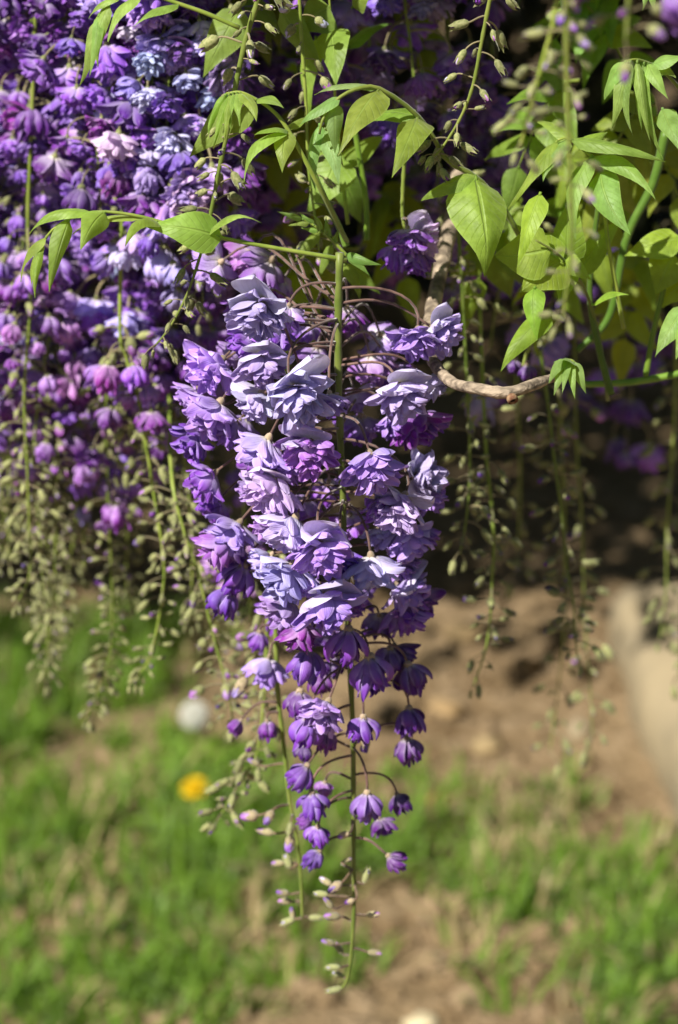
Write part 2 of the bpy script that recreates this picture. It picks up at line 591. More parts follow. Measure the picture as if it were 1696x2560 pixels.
def build_clods():
    rng = random.Random(17)
    kinds = [rock(rng, 1, .85, .7, .35, 1) for _ in range(6)]
    g = Geo()
    for _ in range(1500):
        px, py = rng.uniform(-150, 1850), rng.uniform(1380, 2600)
        if px < 900 and rng.random() < .6:
            continue
        c = GP(px, py)
        if c.y > 3.6:
            continue
        r = .004 + .016 * rng.random() ** 3
        g.join(rng.choice(kinds), Matrix.Translation((c.x, c.y, hgt(c.x, c.y) + r * .2)) @ Matrix.Rotation(rng.uniform(0, 6.28), 4, 'Z') @ Matrix.Diagonal((r, r, r, 1)))
    solo('soil_clods', g.mesh('soil_clods', [M_SOIL]), 'crumbs and clods of dry earth scattered over the soil', 'soil', kind='stuff')
build_clods()

# long squared stone at the right
def build_edging():
    rng = random.Random(12)
    a, b = GP(1512, 1590), GP(1690, 2040)
    dirv = (b - a)
    L = dirv.length * 1.5
    dirv.normalize()
    right = Vector((dirv.y, -dirv.x, 0)) * -1
    if right.x < 0:
        right = -right
    vs, uv = [], []
    nl, prof = 28, [(0, -.02), (-.006, .03), (-.002, .07), (.012, .092), (.06, .104), (.16, .110), (.27, .106), (.34, .09), (.36, .05), (.36, -.02)]
    for i in range(nl + 1):
        s = i / nl
        e = 1 - 0.25 * max(0, 1 - s * 9) ** 2
        for (o, z) in prof:
            p = a + dirv * (L * s) + right * (o + (0.05 * (1 - e) * 4 * (0.18 - o))) + Vector((0, 0, z * e))
            nn = noise.noise(p * 5) * .012 + noise.noise(p * 16) * .009 + noise.noise(p * 40) * .004
            p += right * nn + Vector((0, 0, nn * .8))
            vs.append(p)
            uv.append((o, s))
    g = Geo()
    k = len(prof)
    g.add(vs, grid_faces(nl, k - 1), uv)
    g.f.append(tuple(range(k))[::-1]); g.m.append(0)
    g.f.append(tuple(nl * k + j for j in range(k))); g.m.append(0)
    loc = a.copy()
    o = solo('edging_stone', shifted(g, loc).mesh('edging_stone', [M_STONE]),
             'long rough-hewn sandy stone block lying along the soil path', 'stone', loc=loc)
    o.color = (.47, .45, .43, 1)
build_edging()

# ------------------------------------------------------------------ dandelions
def strap_leaf(base, az, L, w, rng, g, mi):
    vs, uv = [], []
    d = Vector((math.cos(az), math.sin(az), 0))
    s_ = Vector((-d.y, d.x, 0))
    for i in range(7):
        v = i / 6
        ww = w * math.sin(math.pi * min(.999, max(.03, v)) ** .8) * (0.65 + .5 * (i % 2))
        p = base + d * (L * v) + Vector((0, 0, L * .7 * v * (1 - .75 * v)))
        vs += [p - s_ * ww, p + Vector((0, 0, -.004)), p + s_ * ww]
        uv += [(0.1, v), (.5, v), (.9, v)]
    g.add(vs, grid_faces(6, 2), uv, mi)
def dandelion(px, py, hpx, label, seedhead):
    rng = random.Random(int(px + py))
    foot = GP(px, py + hpx)
    foot.z = hgt(foot.x, foot.y)
    top = PY(px, py, foot.y)
    t = thing('dandelion', label, 'dandelion', foot)
    top = top - foot
    pts = spline([Vector((0, 0, -.01)), top * .5 + Vector((.004, .004, 0)), top], 8)
    part('stalk', tube(pts, .0036 if seedhead else .0026).mesh('stalk', [M_STEM]), t, color=(1.9, 1.9, 2.2))
    for k in range(6):
        g = Geo()
        strap_leaf(Vector((0, 0, .005)), k * 1.05 + rng.uniform(-.3, .3), rng.uniform(.06, .1), .011, rng, g, 0)
        part('leaf', g.mesh('leaf', [M_GRASS]), t, color=(1, 1, 1))
    if seedhead:
        g = Geo()
        for i in range(150):
            z = 1 - 2 * (i + .5) / 150
            r = math.sqrt(1 - z * z)
            a = 2.39996 * i
            d = Vector((r * math.cos(a), r * math.sin(a), z))
            g.join(tube([d * .003, d * .0138], .00035, 3, False))
            x = d.orthogonal().normalized()
            y = d.cross(x)
            for q in range(7):
                an = q * 6.283 / 7
                e = d * .0172 + (x * math.cos(an) + y * math.sin(an)) * .0046
                w = (x * -math.sin(an) + y * math.cos(an)) * .0007
                g.add([d * .0135, e - w, e + w], [(0, 1, 2)], [(0, 0)] * 3)
        part('seed_head', g.mesh('seed_head', [M_PUFF]), t, Matrix.Translation(top))
    else:
        g = Geo()
        for ring, (n, th, L) in enumerate(((18, 1.45, .019), (16, 1.15, .016), (12, .75, .012), (8, .3, .009))):
            for q in range(n):
                g.join(petal(th + rng.uniform(-.1, .1), q * 6.283 / n + ring * .2, L * .8, .0042, .2, .2, .02, rng, r0=.0015, h0=.001 * ring, nu=2, nv=3, round_=.35))
        ax = (CAM - foot).normalized() * .5 + Vector((-.15, 0, 1))
        part('flower_head', g.mesh('flower_head', [M_YELLOW]), t, Matrix.Translation(top) @ ax.to_track_quat('Z', 'X').to_matrix().to_4x4())
dandelion(487, 1788, 140, 'white dandelion seed head standing on a pale stalk', True)
dandelion(488, 1970, 130, 'yellow dandelion flower open in the grass', False)

# ------------------------------------------------------------------ shaded background: hedge and canopy
def leaf_cloud(n, sampler, size, rng, up=0.3):
    V, F, U = [], [], []
    k = 0
    for _ in range(n):
        p = sampler()
        L = size * rng.uniform(.6, 1.3)
        d = Vector((rng.gauss(0, 1), rng.gauss(0, 1), rng.gauss(-.4, .6))).normalized()
        nrm = Vector((rng.gauss(0, .6), rng.gauss(0, .6), 1)).normalized()
        s = d.cross(nrm)
        if s.length < .1:
            continue
        s = s.normalized() * L * .26
        nn = s.cross(d).normalized() * L * .06
        V += [p, p + d * L * .42 - s + nn, p + d * L * .42, p + d * L * .42 + s + nn, p + d * L - nn * 1.5]
        U += [(.5, 0), (0.05, .42), (.5, .42), (.95, .42), (.5, 1)]
        F += [(k, k + 1, k + 2), (k, k + 2, k + 3), (k + 1, k + 4, k + 2), (k + 2, k + 4, k + 3)]
        k += 5
    g = Geo()
    g.v, g.f, g.uv, g.m = V, F, U, [0] * len(F)
    return g

def build_hedge():
    rng = random.Random(77)
    t = thing('hedge', 'dark shaded evergreen hedge closing off the background', 'hedge', (0, 5.4, 0))
    def smp():
        x = rng.uniform(-2.6, 2.6)
        z = rng.random() ** 1.5 * 2.4
        y = rng.gauss(0, .18) - .25 + .2 * noise.noise(Vector((x * 1.5, z * 1.5, 0))) - .1 * (1 - z / 2.6)
        return Vector((x, y, z))
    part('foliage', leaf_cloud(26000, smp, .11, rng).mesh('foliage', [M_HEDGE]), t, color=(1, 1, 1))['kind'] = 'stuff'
    for k in range(14):
        x = -2.5 + k * .38 + rng.uniform(-.1, .1)
        pts = spline([Vector((x, .1, -.05)), Vector((x + rng.uniform(-.1, .1), 0, .8)), Vector((x + rng.uniform(-.2, .2), .05, 1.8))], 8)
        part('trunk', tube(pts, [.03 - .0025 * i for i in range(9)]).mesh('trunk', [M_BARK]), t)
build_hedge()

def build_canopy():
    rng = random.Random(21)
    t = thing('wisteria_canopy', 'unseen overhead leaf crown of the wisteria, shaped to shade the ground behind', 'canopy', (0, 0, 0))
    t['kind'] = 'stuff'
    def smp():
        while True:
            x, y = rng.uniform(-3.6, 1.8), rng.uniform(.98, 5.6)
            z = rng.uniform(1.24, 1.75)
            if x < -.10 and y < 1.40:
                continue
            # leaves are left out where their shadow would reach the sunny strip
            xs, ys = x - z * SUN_TO.x / SUN_TO.z, y - z * SUN_TO.y / SUN_TO.z
            edge = 2.98 + .14 * noise.noise(Vector((xs * 2.2, 3.3, 0))) + .06 * noise.noise(Vector((xs * 9, 7.3, 0)))
            if -1.2 < xs < .78 and ys < edge and (ys < edge - .38 or rng.random() > .10):
                continue
            if z < 1.30 and y < 1.6 and rng.random() < .6:
                continue
            return Vector((x, y, z))
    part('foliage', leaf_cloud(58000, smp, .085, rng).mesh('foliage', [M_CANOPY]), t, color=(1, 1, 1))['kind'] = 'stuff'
    def smp_shade():  # extra leaf clump added out of view to shade the flowers behind
        return Vector((rng.uniform(-.13, .16), rng.uniform(.89, 1.04), rng.uniform(1.155, 1.30)))
    part('foliage', leaf_cloud(420, smp_shade, .055, rng).mesh('foliage', [M_CANOPY]), t, color=(1, 1, 1))['kind'] = 'stuff'
    for k in range(9):
        y = 1.2 + k * .42
        pts = spline([Vector((-3.0 if y > 2.3 else .1, y, 1.5)), Vector((-.2 if y > 2.3 else .8, y + rng.uniform(-.2, .2), 1.42)), Vector((1.7, y + rng.uniform(-.2, .2), 1.5))], 12)
        part('branch', tube(pts, .014).mesh('branch', [M_BARK]), t)
    for (x, y) in ((1.6, 1.7), (-2.6, 4.4), (1.5, 4.6)):
        pts = spline([Vector((x, y, -.1)), Vector((x + .05, y - .05, .8)), Vector((x - .1, y, 1.55))], 8)
        part('trunk', tube(pts, [.05, .048, .046, .044, .042, .04, .037, .034, .03], 8).mesh('trunk', [M_BARK]), t)
build_canopy()

# ------------------------------------------------------------------ flower building blocks (unit: 1 = flower width)
def ring(n, th, dth, L, Wd, bend, cup, ruf, rng, **kw):
    out = []
    p0 = rng.uniform(0, 6.28)
    for k in range(n):
        out.append(petal(th + rng.uniform(-dth, dth), p0 + k * 6.283 / n + rng.uniform(-.25, .25), L * rng.uniform(.82, 1.12),
                         Wd * rng.uniform(.8, 1.15), bend + rng.uniform(-.35, .35), cup * rng.uniform(.4, 1.4), ruf, rng, **kw))
    return out
def calyx_geo(rng, r=.10, h=.15):
    g = lathe([(.02, -.03), (r * .75, 0), (r, h * .45), (r * 1.02, h * .8), (r * .9, h)], 8, .04, rng)
    for k in range(5):
        a = k * 6.283 / 5
        d = Vector((math.cos(a), math.sin(a), 0))
        s = Vector((-d.y, d.x, 0)) * r * .38
        b = d * r * .98 + Vector((0, 0, h * .8))
        tip = d * r * rng.uniform(1.05, 1.3) + Vector((0, 0, h * rng.uniform(1.35, 1.7)))
        g.add([b - s, b + s, tip], [(0, 1, 2)], [(0, 0)] * 3)
    return g
def flower_comps(cls, seed):
    """-> core Geo, list of outer petal Geos, calyx Geo"""
    rng = random.Random(seed)
    core, outer = Geo(), []
    if cls in 'SO':
        outer = ring(5, 1.35, .3, .54, .36, -.6, .5, .12, rng, r0=.05, h0=.06)
        if cls == 'S':
            ph = rng.uniform(-.4, .4)
            outer = outer[:3]
            outer.append(petal(1.8, ph, .60, .84, -.85, .28, .05, rng, r0=.04, h0=.05, round_=.5, notch=.06, base_p=.95))
            outer.append(petal(1.4, ph + 1.0, .52, .60, -.6, .30, .07, rng, r0=.04, h0=.06, round_=.5, base_p=1.0))
        for g in ring(9, 1.15, .32, .54, .29, -.55, .6, .15, rng, r0=.045, h0=.08) + \
                 ring(10, .88, .32, .55, .26, -.4, .8, .17, rng, r0=.035, h0=.10) + \
                 ring(10, .55, .28, .53, .23, -.15, .9, .19, rng, r0=.025, h0=.12, nu=6, nv=7) + \
                 ring(9, .28, .25, .46, .18, .1, 1.0, .22, rng, r0=.015, h0=.13, nu=6, nv=6):
            core.join(g)
    elif cls == 'H':
        outer = ring(5, 1.25, .2, .70, .38, -1.0, .85, .10, rng, r0=.06, h0=.09)
        for g in ring(8, .98, .2, .72, .30, -.8, 1.0, .13, rng, r0=.05, h0=.10) + \
                 ring(8, .55, .15, .70, .25, -.3, .8, .13, rng, r0=.035, h0=.12) + \
                 ring(8, .25, .15, .62, .2, .0, 1.0, .18, rng, r0=.02, h0=.13, nu=4, nv=5):
            core.join(g)
    elif cls == 'B':
        outer = ring(5, 1.15, .28, .98, .38, -2.25, .8, .10, rng, r0=.07, h0=.09)
        for g in ring(9, .9, .28, .95, .30, -1.65, .9, .14, rng, r0=.06, h0=.10) + \
                 ring(9, .58, .25, .92, .25, -.9, .9, .18, rng, r0=.04, h0=.12) + \
                 ring(8, .22, .18, .84, .2, -.1, 1.0, .18, rng, r0=.02, h0=.13, nu=4, nv=5):
            core.join(g)
    return core, outer, calyx_geo(rng, .12 if cls == 'B' else .068, .11)
def bud_comps(seed, purple):
    """unit: 1 = bud length; the petal body shows past the calyx teeth"""
    rng = random.Random(seed)
    fat = rng.uniform(.25, .32) if purple > .8 else rng.uniform(.19, .27)
    body = lathe([(.12, .2), (fat * .9, .38), (fat, .58), (fat * .86, .78), (fat * .5, .93), (.03, 1.0)], 8, .05, rng)
    body.uv = [(u, .45 + .5 * v) for u, v in body.uv]
    if purple > .5:
        for k in range(5):
            body.join(petal(.35, k * 1.257 + rng.uniform(-.3, .3), .72, .42, -1.05, .5, .04, rng, r0=.12, h0=.30, nu=4, nv=5))
    hh = .78 if purple < .3 else (.6 if purple < .8 else .45)
    r = fat * 1.1
    cal = lathe([(.05, -.05), (r * .55, .02), (r * .95, .18), (r * 1.03, hh * .6), (r * .97, hh)], 8, .05, rng)
    for k in range(5):
        a = k * 6.283 / 5 + rng.uniform(-.2, .2)
        d = Vector((math.cos(a), math.sin(a), 0))
        s = Vector((-d.y, d.x, 0)) * r * .5
        b = d * r * .97 + Vector((0, 0, hh * .92))
        m_ = d * r * .86 + Vector((0, 0, hh + .16))
        tip = d * r * rng.uniform(.5, 1.1) + Vector((0, 0, hh + rng.uniform(.28, .55)))
        g2 = [b - s, b + s, m_ + s * .55, m_ - s * .55, tip]
        cal.add(g2, [(0, 1, 2, 3), (3, 2, 4)], [(0, 0)] * 5)
    return body, cal

TIPS = {'pale': (.60, .53, .86), 'blue': (.50, .46, .83), 'lav': (.43, .30, .74), 'vio': (.265, .105, .57),
        'mag': (.24, .045, .38), 'dark': (.13, .035, .28), 'pink': (.42, .19, .58), 'shade': (.36, .25, .62)}  # 'shade': pale petals with their shade put into the tint
NVAR = {'S': 7, 'O': 9, 'H': 6, 'B': 6}
COMP = {}
FULL = {}
MERGE = {}
def zdown(ax):
    return ax.to_track_quat('Z', 'X').to_matrix().to_4x4()
for cls, n in NVAR.items():
    COMP[cls], MERGE[cls], FULL[cls] = [], [], []
    for k in range(n):
        core, outer, cal = flower_comps(cls, hash_ := (ord(cls) * 100 + k))
        COMP[cls].append((core.mesh('flower', [M_PETAL]), [p.mesh('petal', [M_PETAL]) for p in outer], cal.mesh('calyx', [M_CALYX])))
        full = Geo().join(core)
        for p in outer:
            full.join(p)
        FULL[cls].append(full.mesh('flower', [M_PETAL]))
        if k < 5:
            rng = random.Random(k * 7 + ord(cls))
            mg = Geo()
            ax = Vector((rng.uniform(.2, .8), 0, -1)).normalized()
            end = Vector((1.0, 0, -.25))
            pts = bez(Vector((0, 0, 0)), Vector((.45, 0, .2)), end - ax * .4, end, 7)
            mg.join(tube(pts, .03, 5), mi=2)
            Mx = Matrix.Translation(end) @ zdown(ax)
            for p in outer:
                mg.join(p, Mx, 0)
            mg.join(core, Mx, 0)
            mg.join(cal, Mx, 1)
            MERGE[cls].append(mg.mesh('flower', [M_PETAL, M_GCALYX, M_GPED]))
BUDC, BUDM = {}, {}
for cls, pur in (('g', 0.0), ('t', .5), ('p', 1.0)):
    BUDC[cls], BUDM[cls] = [], []
    for k in range(5):
        body, cal = bud_comps(900 + k + ord(cls), pur)
        BUDC[cls].append((body.mesh('bud', [M_PETAL]), cal.mesh('calyx', [M_CALYX])))
        rng = random.Random(k + 55)
        ax = Vector((1, 0, rng.uniform(-1.0, .1))).normalized()
        pl = rng.uniform(.8, 1.35)
        end = Vector((pl, 0, rng.uniform(-.25, .15)))
        pts = bez(Vector((0, 0, 0)), Vector((pl * .4, 0, .12)), end - ax * .3, end, 5)
        mg = Geo()
        mg.join(tube(pts, .055, 5), mi=2)
        Mx = Matrix.Translation(end) @ zdown(ax)
        mg.join(body, Mx, 0)
        mg.join(cal, Mx, 1)
        BUDM[cls].append(mg.mesh('bud', [M_PETAL, M_GCALYX, M_GPED]))

# ------------------------------------------------------------------ the raceme in focus
def stem_at(pts, z):
    for a, b in zip(pts[:-1], pts[1:]):
        if b.z <= z <= a.z or a.z <= z <= b.z:
            t = (z - a.z) / (b.z - a.z) if abs(b.z - a.z) > 1e-9 else 0
            return a.lerp(b, t)
    return pts[0].copy() if z > pts[0].z else pts[-1].copy()
def stem_geo(pts, r0, r1, rng, sides=8):
    n = len(pts)
    rr = []
    for i in range(n):
        r = r0 + (r1 - r0) * (i / (n - 1)) ** 1.2
        rr.append(r * (1.16 if i % 3 == 0 else .98 + rng.uniform(-.03, .03)))
    return tube(pts, rr, sides)

def big_raceme(label, spx, Y, flowers, buds, seed, r0=.00155, r1=.0006, group=None, spread=300.0):
    rng = random.Random(seed)
    pts = spline([PY(x, y, Y) for x, y in spx], 46)
    root = pts[0].copy()
    t = thing('wisteria_raceme', label, 'flower cluster', root, group)
    part('stem', shifted(stem_geo(pts, r0, r1, rng), root).mesh('stem', [M_STEM]), t, color=(1, 1, 1))
    # the sixty largest flowers in front carry each outer petal as a piece of its own
    own = sorted([f for f in flowers if f[5] <= .012], key=lambda f: -f[2])[:60]
    for item in flowers:
        px, py, size, cls, tone, dy = item[:6]
        ax_in = item[6] if len(item) > 6 else None
        mp = MPP(px, py, Y + dy)
        s = size * mp * (1.1 if cls in 'SO' else 1.06)
        c = PY(px, py, Y + dy)
        st = stem_at(pts, c.z)
        u = max(-1, min(1, (c.x - st.x) / (spread * mp)))
        if ax_in:
            ax = Vector(ax_in).normalized()
        else:
            f = -1 if dy <= 0.012 else .6
            ax = Vector((u * .8 + rng.uniform(-.18, .18), f * rng.uniform(.15, .55), -rng.uniform(.55, .95))).normalized()
            if cls in 'B':
                ax = Vector((u * .35 + rng.uniform(-.15, .15), f * rng.uniform(.0, .3), -1)).normalized()
        cen = .22 if cls in 'SO' else .42
        cal0 = c - ax * (s * cen)
        k = rng.randrange(NVAR[cls])
        core, outs, cal = COMP[cls][k]
        sc = s / (1.0 if cls in 'SO' else (1.0 if cls == 'H' else 1.12))
        if cls == 'S':
            # turn the standard so that it stands up behind the other petals
            q = ax.to_track_quat('Z', 'X').to_matrix().to_4x4()
            upl = q.inverted() @ Vector((rng.uniform(-.4, .4) + u * .3, .25, 1))
            rot = Matrix.Rotation(math.atan2(upl.y, upl.x) + rng.uniform(-.35, .35), 4, 'Z')
        else:
            q = ax.to_track_quat('Z', 'X').to_matrix().to_4x4()
            rot = Matrix.Rotation(rng.uniform(0, 6.28), 4, 'Z')
        B = Matrix.Translation(cal0 - root) @ q @ rot @ Matrix.Diagonal((sc, sc, sc, 1))
        tip = [max(0, x * rng.uniform(.9, 1.1)) for x in TIPS[tone]]
        deep = (.93, .82, .95) if cls in 'SO' else (.80, .62, .84)
        pale = .95 if cls in 'SO' else (.6 if cls == 'H' else .3)
        if cls == 'B':
            tip = [x * y for x, y in zip(tip, (.82, .62, .90))]
        deepc = [x * y for x, y in zip(tip, deep)]
        if item in own:
            fo = part('flower', core, t, B, deepc, pale)
            for j, om in enumerate(outs):
                tt = tip
                if cls == 'S' and j >= 3:
                    tt = [x * .35 + y * .65 for x, y in zip(tip, (.64, .59, .83))]
                part('petal', om, fo, None, tt, pale)
        else:
            fo = part('flower', FULL[cls][k], t, B, deepc, pale)
        cc = (.85, .74, .72) if tone in ('vio', 'dark', 'mag') else (.95, .82, .80)
        part('calyx', cal, fo, None, cc)
        # stalk: leaves the stem a little above, arches out and over, enters the calyx along its axis
        d = max((cal0 - st).length, .008)
        up = rng.uniform(.1, .55) * d
        za = cal0.z + up
        if za > pts[0].z - .010:
            za = pts[0].z - rng.uniform(.006, .075)
        p0 = stem_at(pts, za)
        out = (cal0 - p0)
        out.z = 0
        out = out.normalized() if out.length > 1e-6 else Vector((0, -1, 0))
        pp = bez(p0, p0 + out * d * .5 + Vector((0, 0, .10 * d)), cal0 - ax * d * .45, cal0, 9)
        rad = [.00062 - .00001 * i for i in range(10)]
        M_loc = Matrix.Translation(root) @ B
        po = part('flower_stalk', shifted(tube(pp, rad, 5), p0).mesh('flower_stalk', [M_PED]), fo, Matrix.Translation(p0))
        po.matrix_parent_inverse = M_loc.inverted()
        po.color = (1, 1, 1, 1)
    for item in buds:
        px, py, size, cls, tone, dy = item[:6]
        ang = item[6] if len(item) > 6 else None
        mp = MPP(px, py, Y + dy)
        s = size * mp
        c = PY(px, py, Y + dy)
        st = stem_at(pts, c.z)
        lat = c.x - st.x
        sg = 1 if lat >= 0 else -1
        if ang is None:
            ax = Vector((sg * rng.uniform(.6, 1), rng.uniform(-.4, .3), rng.uniform(-.7, 0))).normalized()
        else:
            ax = (RGT * math.cos(R(ang)) + UPV * math.sin(R(ang)) + FWD * rng.uniform(-.3, .3)).normalized()
        base = c - ax * s * .5
        body, cal = rng.choice(BUDC[cls])
        B = Matrix.Translation(base - root) @ zdown(ax) @ Matrix.Rotation(rng.uniform(0, 6.28), 4, 'Z') @ Matrix.Diagonal((s, s, s, 1))
        fo = part('bud', body, t, B, TIPS[tone])
        cc = {'g': (.82, .98, .62), 't': (1, 1, .8), 'p': (1.15, 1.05, .95)}[cls]
        part('calyx', cal, fo, None, cc)
        d = max((base - st).length, .003)
        p0 = stem_at(pts, base.z + rng.uniform(-.1, .35) * d)
        if (p0 - base).length > .04:
            p0 = st
        pp = bez(p0, p0.lerp(base, .4) + Vector((0, 0, .12 * d)), base - ax * d * .3, base, 7)
        po = part('flower_stalk', shifted(tube(pp, .00055, 5), p0).mesh('flower_stalk', [M_PED]), fo, Matrix.Translation(p0))
        po.matrix_parent_inverse = (Matrix.Translation(root) @ B).inverted()
        po.color = (1.0, 1.15, .8, 1)
    return t

YM = .85
main_stem = [(850, 632), (846, 800), (848, 1000), (855, 1180), (863, 1400), (873, 1620), (882, 1800), (884, 1950), (884, 2100), (886, 2250), (879, 2380), (868, 2450), (852, 2474)]
F = .0
main_fl = [
    # crown of the cluster, further back
    (538, 668, 120, 'S', 'lav', .045), (665, 668, 135, 'S', 'pink', .050), (618, 640, 100, 'O', 'pink', .055), (700, 712, 90, 'O', 'mag', .055),
    (868, 797, 85, 'H', 'mag', .035), (930, 905, 120, 'O', 'pink', .040), (956, 852, 95, 'S', 'shade', .045), (788, 892, 80, 'H', 'vio', .035),
    (900, 1060, 120, 'O', 'vio', .035), (890, 990, 85, 'S', 'shade', .03), (770, 820, 80, 'O', 'vio', .05), (985, 930, 90, 'O', 'vio', .045),
    (823, 1228, 85, 'H', 'vio', .03), (760, 1260, 90, 'O', 'vio', .035), (808, 1578, 80, 'O', 'dark', .03), (675, 1523, 60, 'H', 'vio', .03),
    (880, 1300, 90, 'O', 'vio', .03), (900, 1500, 80, 'H', 'vio', .03), (640, 1160, 90, 'O', 'vio', .03), (610, 1060, 90, 'O', 'vio', .03),
    (600, 780, 80, 'H', 'vio', .03), (590, 880, 90, 'O', 'lav', .025),
    # lit side and front
    (648, 775, 150, 'S', 'pale', -.028, (-.25, -.75, -.6)), (716, 780, 95, 'O', 'lav', -.005), (622, 850, 110, 'O', 'vio', -.005), (690, 850, 90, 'H', 'vio', .0),
    (655, 908, 130, 'S', 'blue', -.025, (.15, -.6, -.8)), (645, 1000, 120, 'S', 'blue', -.020), (745, 990, 170, 'S', 'pale', -.045, (.35, -.7, -.6)), (825, 1000, 95, 'O', 'lav', -.035),
    (536, 918, 150, 'O', 'lav', -.005), (533, 1028, 155, 'O', 'lav', -.012), (487, 1096, 115, 'O', 'vio', .0), (575, 1085, 100, 'H', 'lav', -.01), (480, 985, 90, 'O', 'lav', .01),
    (660, 1118, 145, 'O', 'blue', -.030), (777, 1126, 150, 'S', 'pink', -.040, (-.1, -.7, -.7)), (720, 1170, 90, 'O', 'lav', -.03),
    (1040, 845, 125, 'O', 'lav', -.010, (-.2, -.6, -.8)), (1100, 832, 120, 'S', 'pale', .0, (.7, -.4, -.4)), (1005, 985, 150, 'S', 'pale', -.015), (1075, 960, 90, 'O', 'pale', .0),
    (1035, 1075, 130, 'H', 'mag', .005), (985, 1050, 100, 'O', 'lav', .005), (1080, 1060, 90, 'H', 'vio', .015),
    (930, 1160, 155, 'O', 'lav', -.035, (.2, -.65, -.75)), (1055, 1190, 125, 'O', 'pale', -.005, (.6, -.5, .1)), (1075, 1245, 90, 'O', 'lav', .0), (1000, 1262, 150, 'S', 'blue', -.025, (-.4, -.6, -.6)), (950, 1262, 95, 'O', 'vio', -.02),
    (1015, 1345, 130, 'O', 'lav', -.010), (950, 1335, 85, 'S', 'blue', .0), (1050, 1340, 90, 'O', 'vio', .01),
    (930, 1415, 140, 'O', 'pale', -.030), (1005, 1420, 90, 'O', 'lav', .0), (1010, 1475, 125, 'S', 'shade', .0), (1010, 1530, 130, 'O', 'vio', .005), (1060, 1500, 90, 'H', 'dark', .015), (950, 1560, 80, 'H', 'dark', .015),
    (522, 1195, 120, 'O', 'vio', -.002), (538, 1260, 100, 'O', 'vio', .012), (686, 1222, 145, 'S', 'pale', -.035), (640, 1225, 90, 'O', 'lav', -.02),
    (727, 1318, 150, 'O', 'pale', -.040), (672, 1315, 90, 'O', 'lav', -.025), (585, 1325, 130, 'O', 'lav', -.012), (545, 1370, 115, 'H', 'pink', -.012), (600, 1385, 90, 'O', 'vio', .0),
    (803, 1378, 150, 'S', 'lav', -.045, (.15, -.65, -.75)), (855, 1390, 90, 'O', 'vio', -.03), (720, 1435, 155, 'O', 'blue', -.035), (670, 1400, 95, 'O', 'pale', -.02), (775, 1455, 90, 'O', 'lav', -.03),
    (594, 1445, 100, 'B', 'vio', -.005), (562, 1505, 90, 'B', 'vio', -.005), (716, 1520, 125, 'O', 'lav', -.025), (818, 1512, 160, 'S', 'lav', -.040, (.3, -.55, -.8)), (880, 1510, 80, 'O', 'vio', -.01),
    (747, 1588, 100, 'H', 'mag', -.030), (869, 1610, 105, 'B', 'vio', -.030), (765, 1660, 100, 'B', 'vio', -.022), (805, 1705, 70, 'B', 'mag', .01), (830, 1660, 70, 'B', 'dark', .015),
    (930, 1682, 115, 'B', 'vio', -.020), (975, 1650, 85, 'B', 'dark', .005), (1030, 1692, 95, 'B', 'dark', .0), (1000, 1640, 80, 'H', 'dark', .01),
    (747, 1758, 85, 'B', 'mag', -.010), (812, 1775, 130, 'O', 'lav', -.030, (-.35, -.6, -.65)), (765, 1825, 95, 'B', 'vio', -.022), (818, 1850, 65, 'B', 'mag', -.01), (762, 1880, 55, 'B', 'dark', .01),
    (908, 1820, 80, 'B', 'vio', -.028), (1024, 1800, 85, 'B', 'vio', .0), (1021, 1872, 80, 'B', 'dark', .005),
    (752, 1938, 80, 'B', 'vio', -.012, (-.55, -.2, -.8)), (780, 2010, 80, 'B', 'vio', -.015), (810, 1970, 45, 'B', 'pink', .008), (917, 2012, 85, 'B', 'lav', -.02), (998, 2006, 62, 'B', 'dark', .0), (955, 2068, 65, 'H', 'mag', .005),
    (765, 2052, 48, 'B', 'pink', -.005, (-.8, -.1, -.5)), (793, 2088, 62, 'B', 'vio', -.015), (788, 2146, 60, 'B', 'vio', -.01, (-.5, -.2, -.8)), (988, 2153, 62, 'B', 'mag', -.005, (.7, -.1, -.6)),
]
main_bd = [(858, 2089, 30, 'p', 'vio', -.008, 205), (838, 2218, 38, 'p', 'vio', -.008, 215), (814, 2203, 34, 't', 'pale', .005, 150), (916, 2190, 36, 'g', 'pale', .0, 75),
           (821, 2256, 34, 't', 'vio', -.004, 130), (874, 2254, 26, 'p', 'dark', -.01, 200), (830, 2291, 42, 't', 'pink', .004, 175), (803, 2235, 34, 'g', 'pale', .006, 170),
           (934, 2286, 34, 't', 'pink', .0, 10), (820, 2356, 36, 't', 'vio', .0, 160), (847, 2370, 34, 'g', 'pink', .005, 125), (938, 2382, 36, 't', 'pink', .0, -5),
           (834, 2418, 34, 'g', 'pale', -.002, 175), (845, 2436, 28, 'g', 'pale', .003, 160), (836, 2475, 38, 'g', 'pale', 0, 195), (914, 1863, 38, 'p', 'vio', .01, 260), (870, 2150, 24, 't', 'vio', .01, 20)]
big_raceme('large sharp lavender wisteria raceme in full bloom with green stem running to a bare tip', main_stem, YM, main_fl, main_bd, 4)

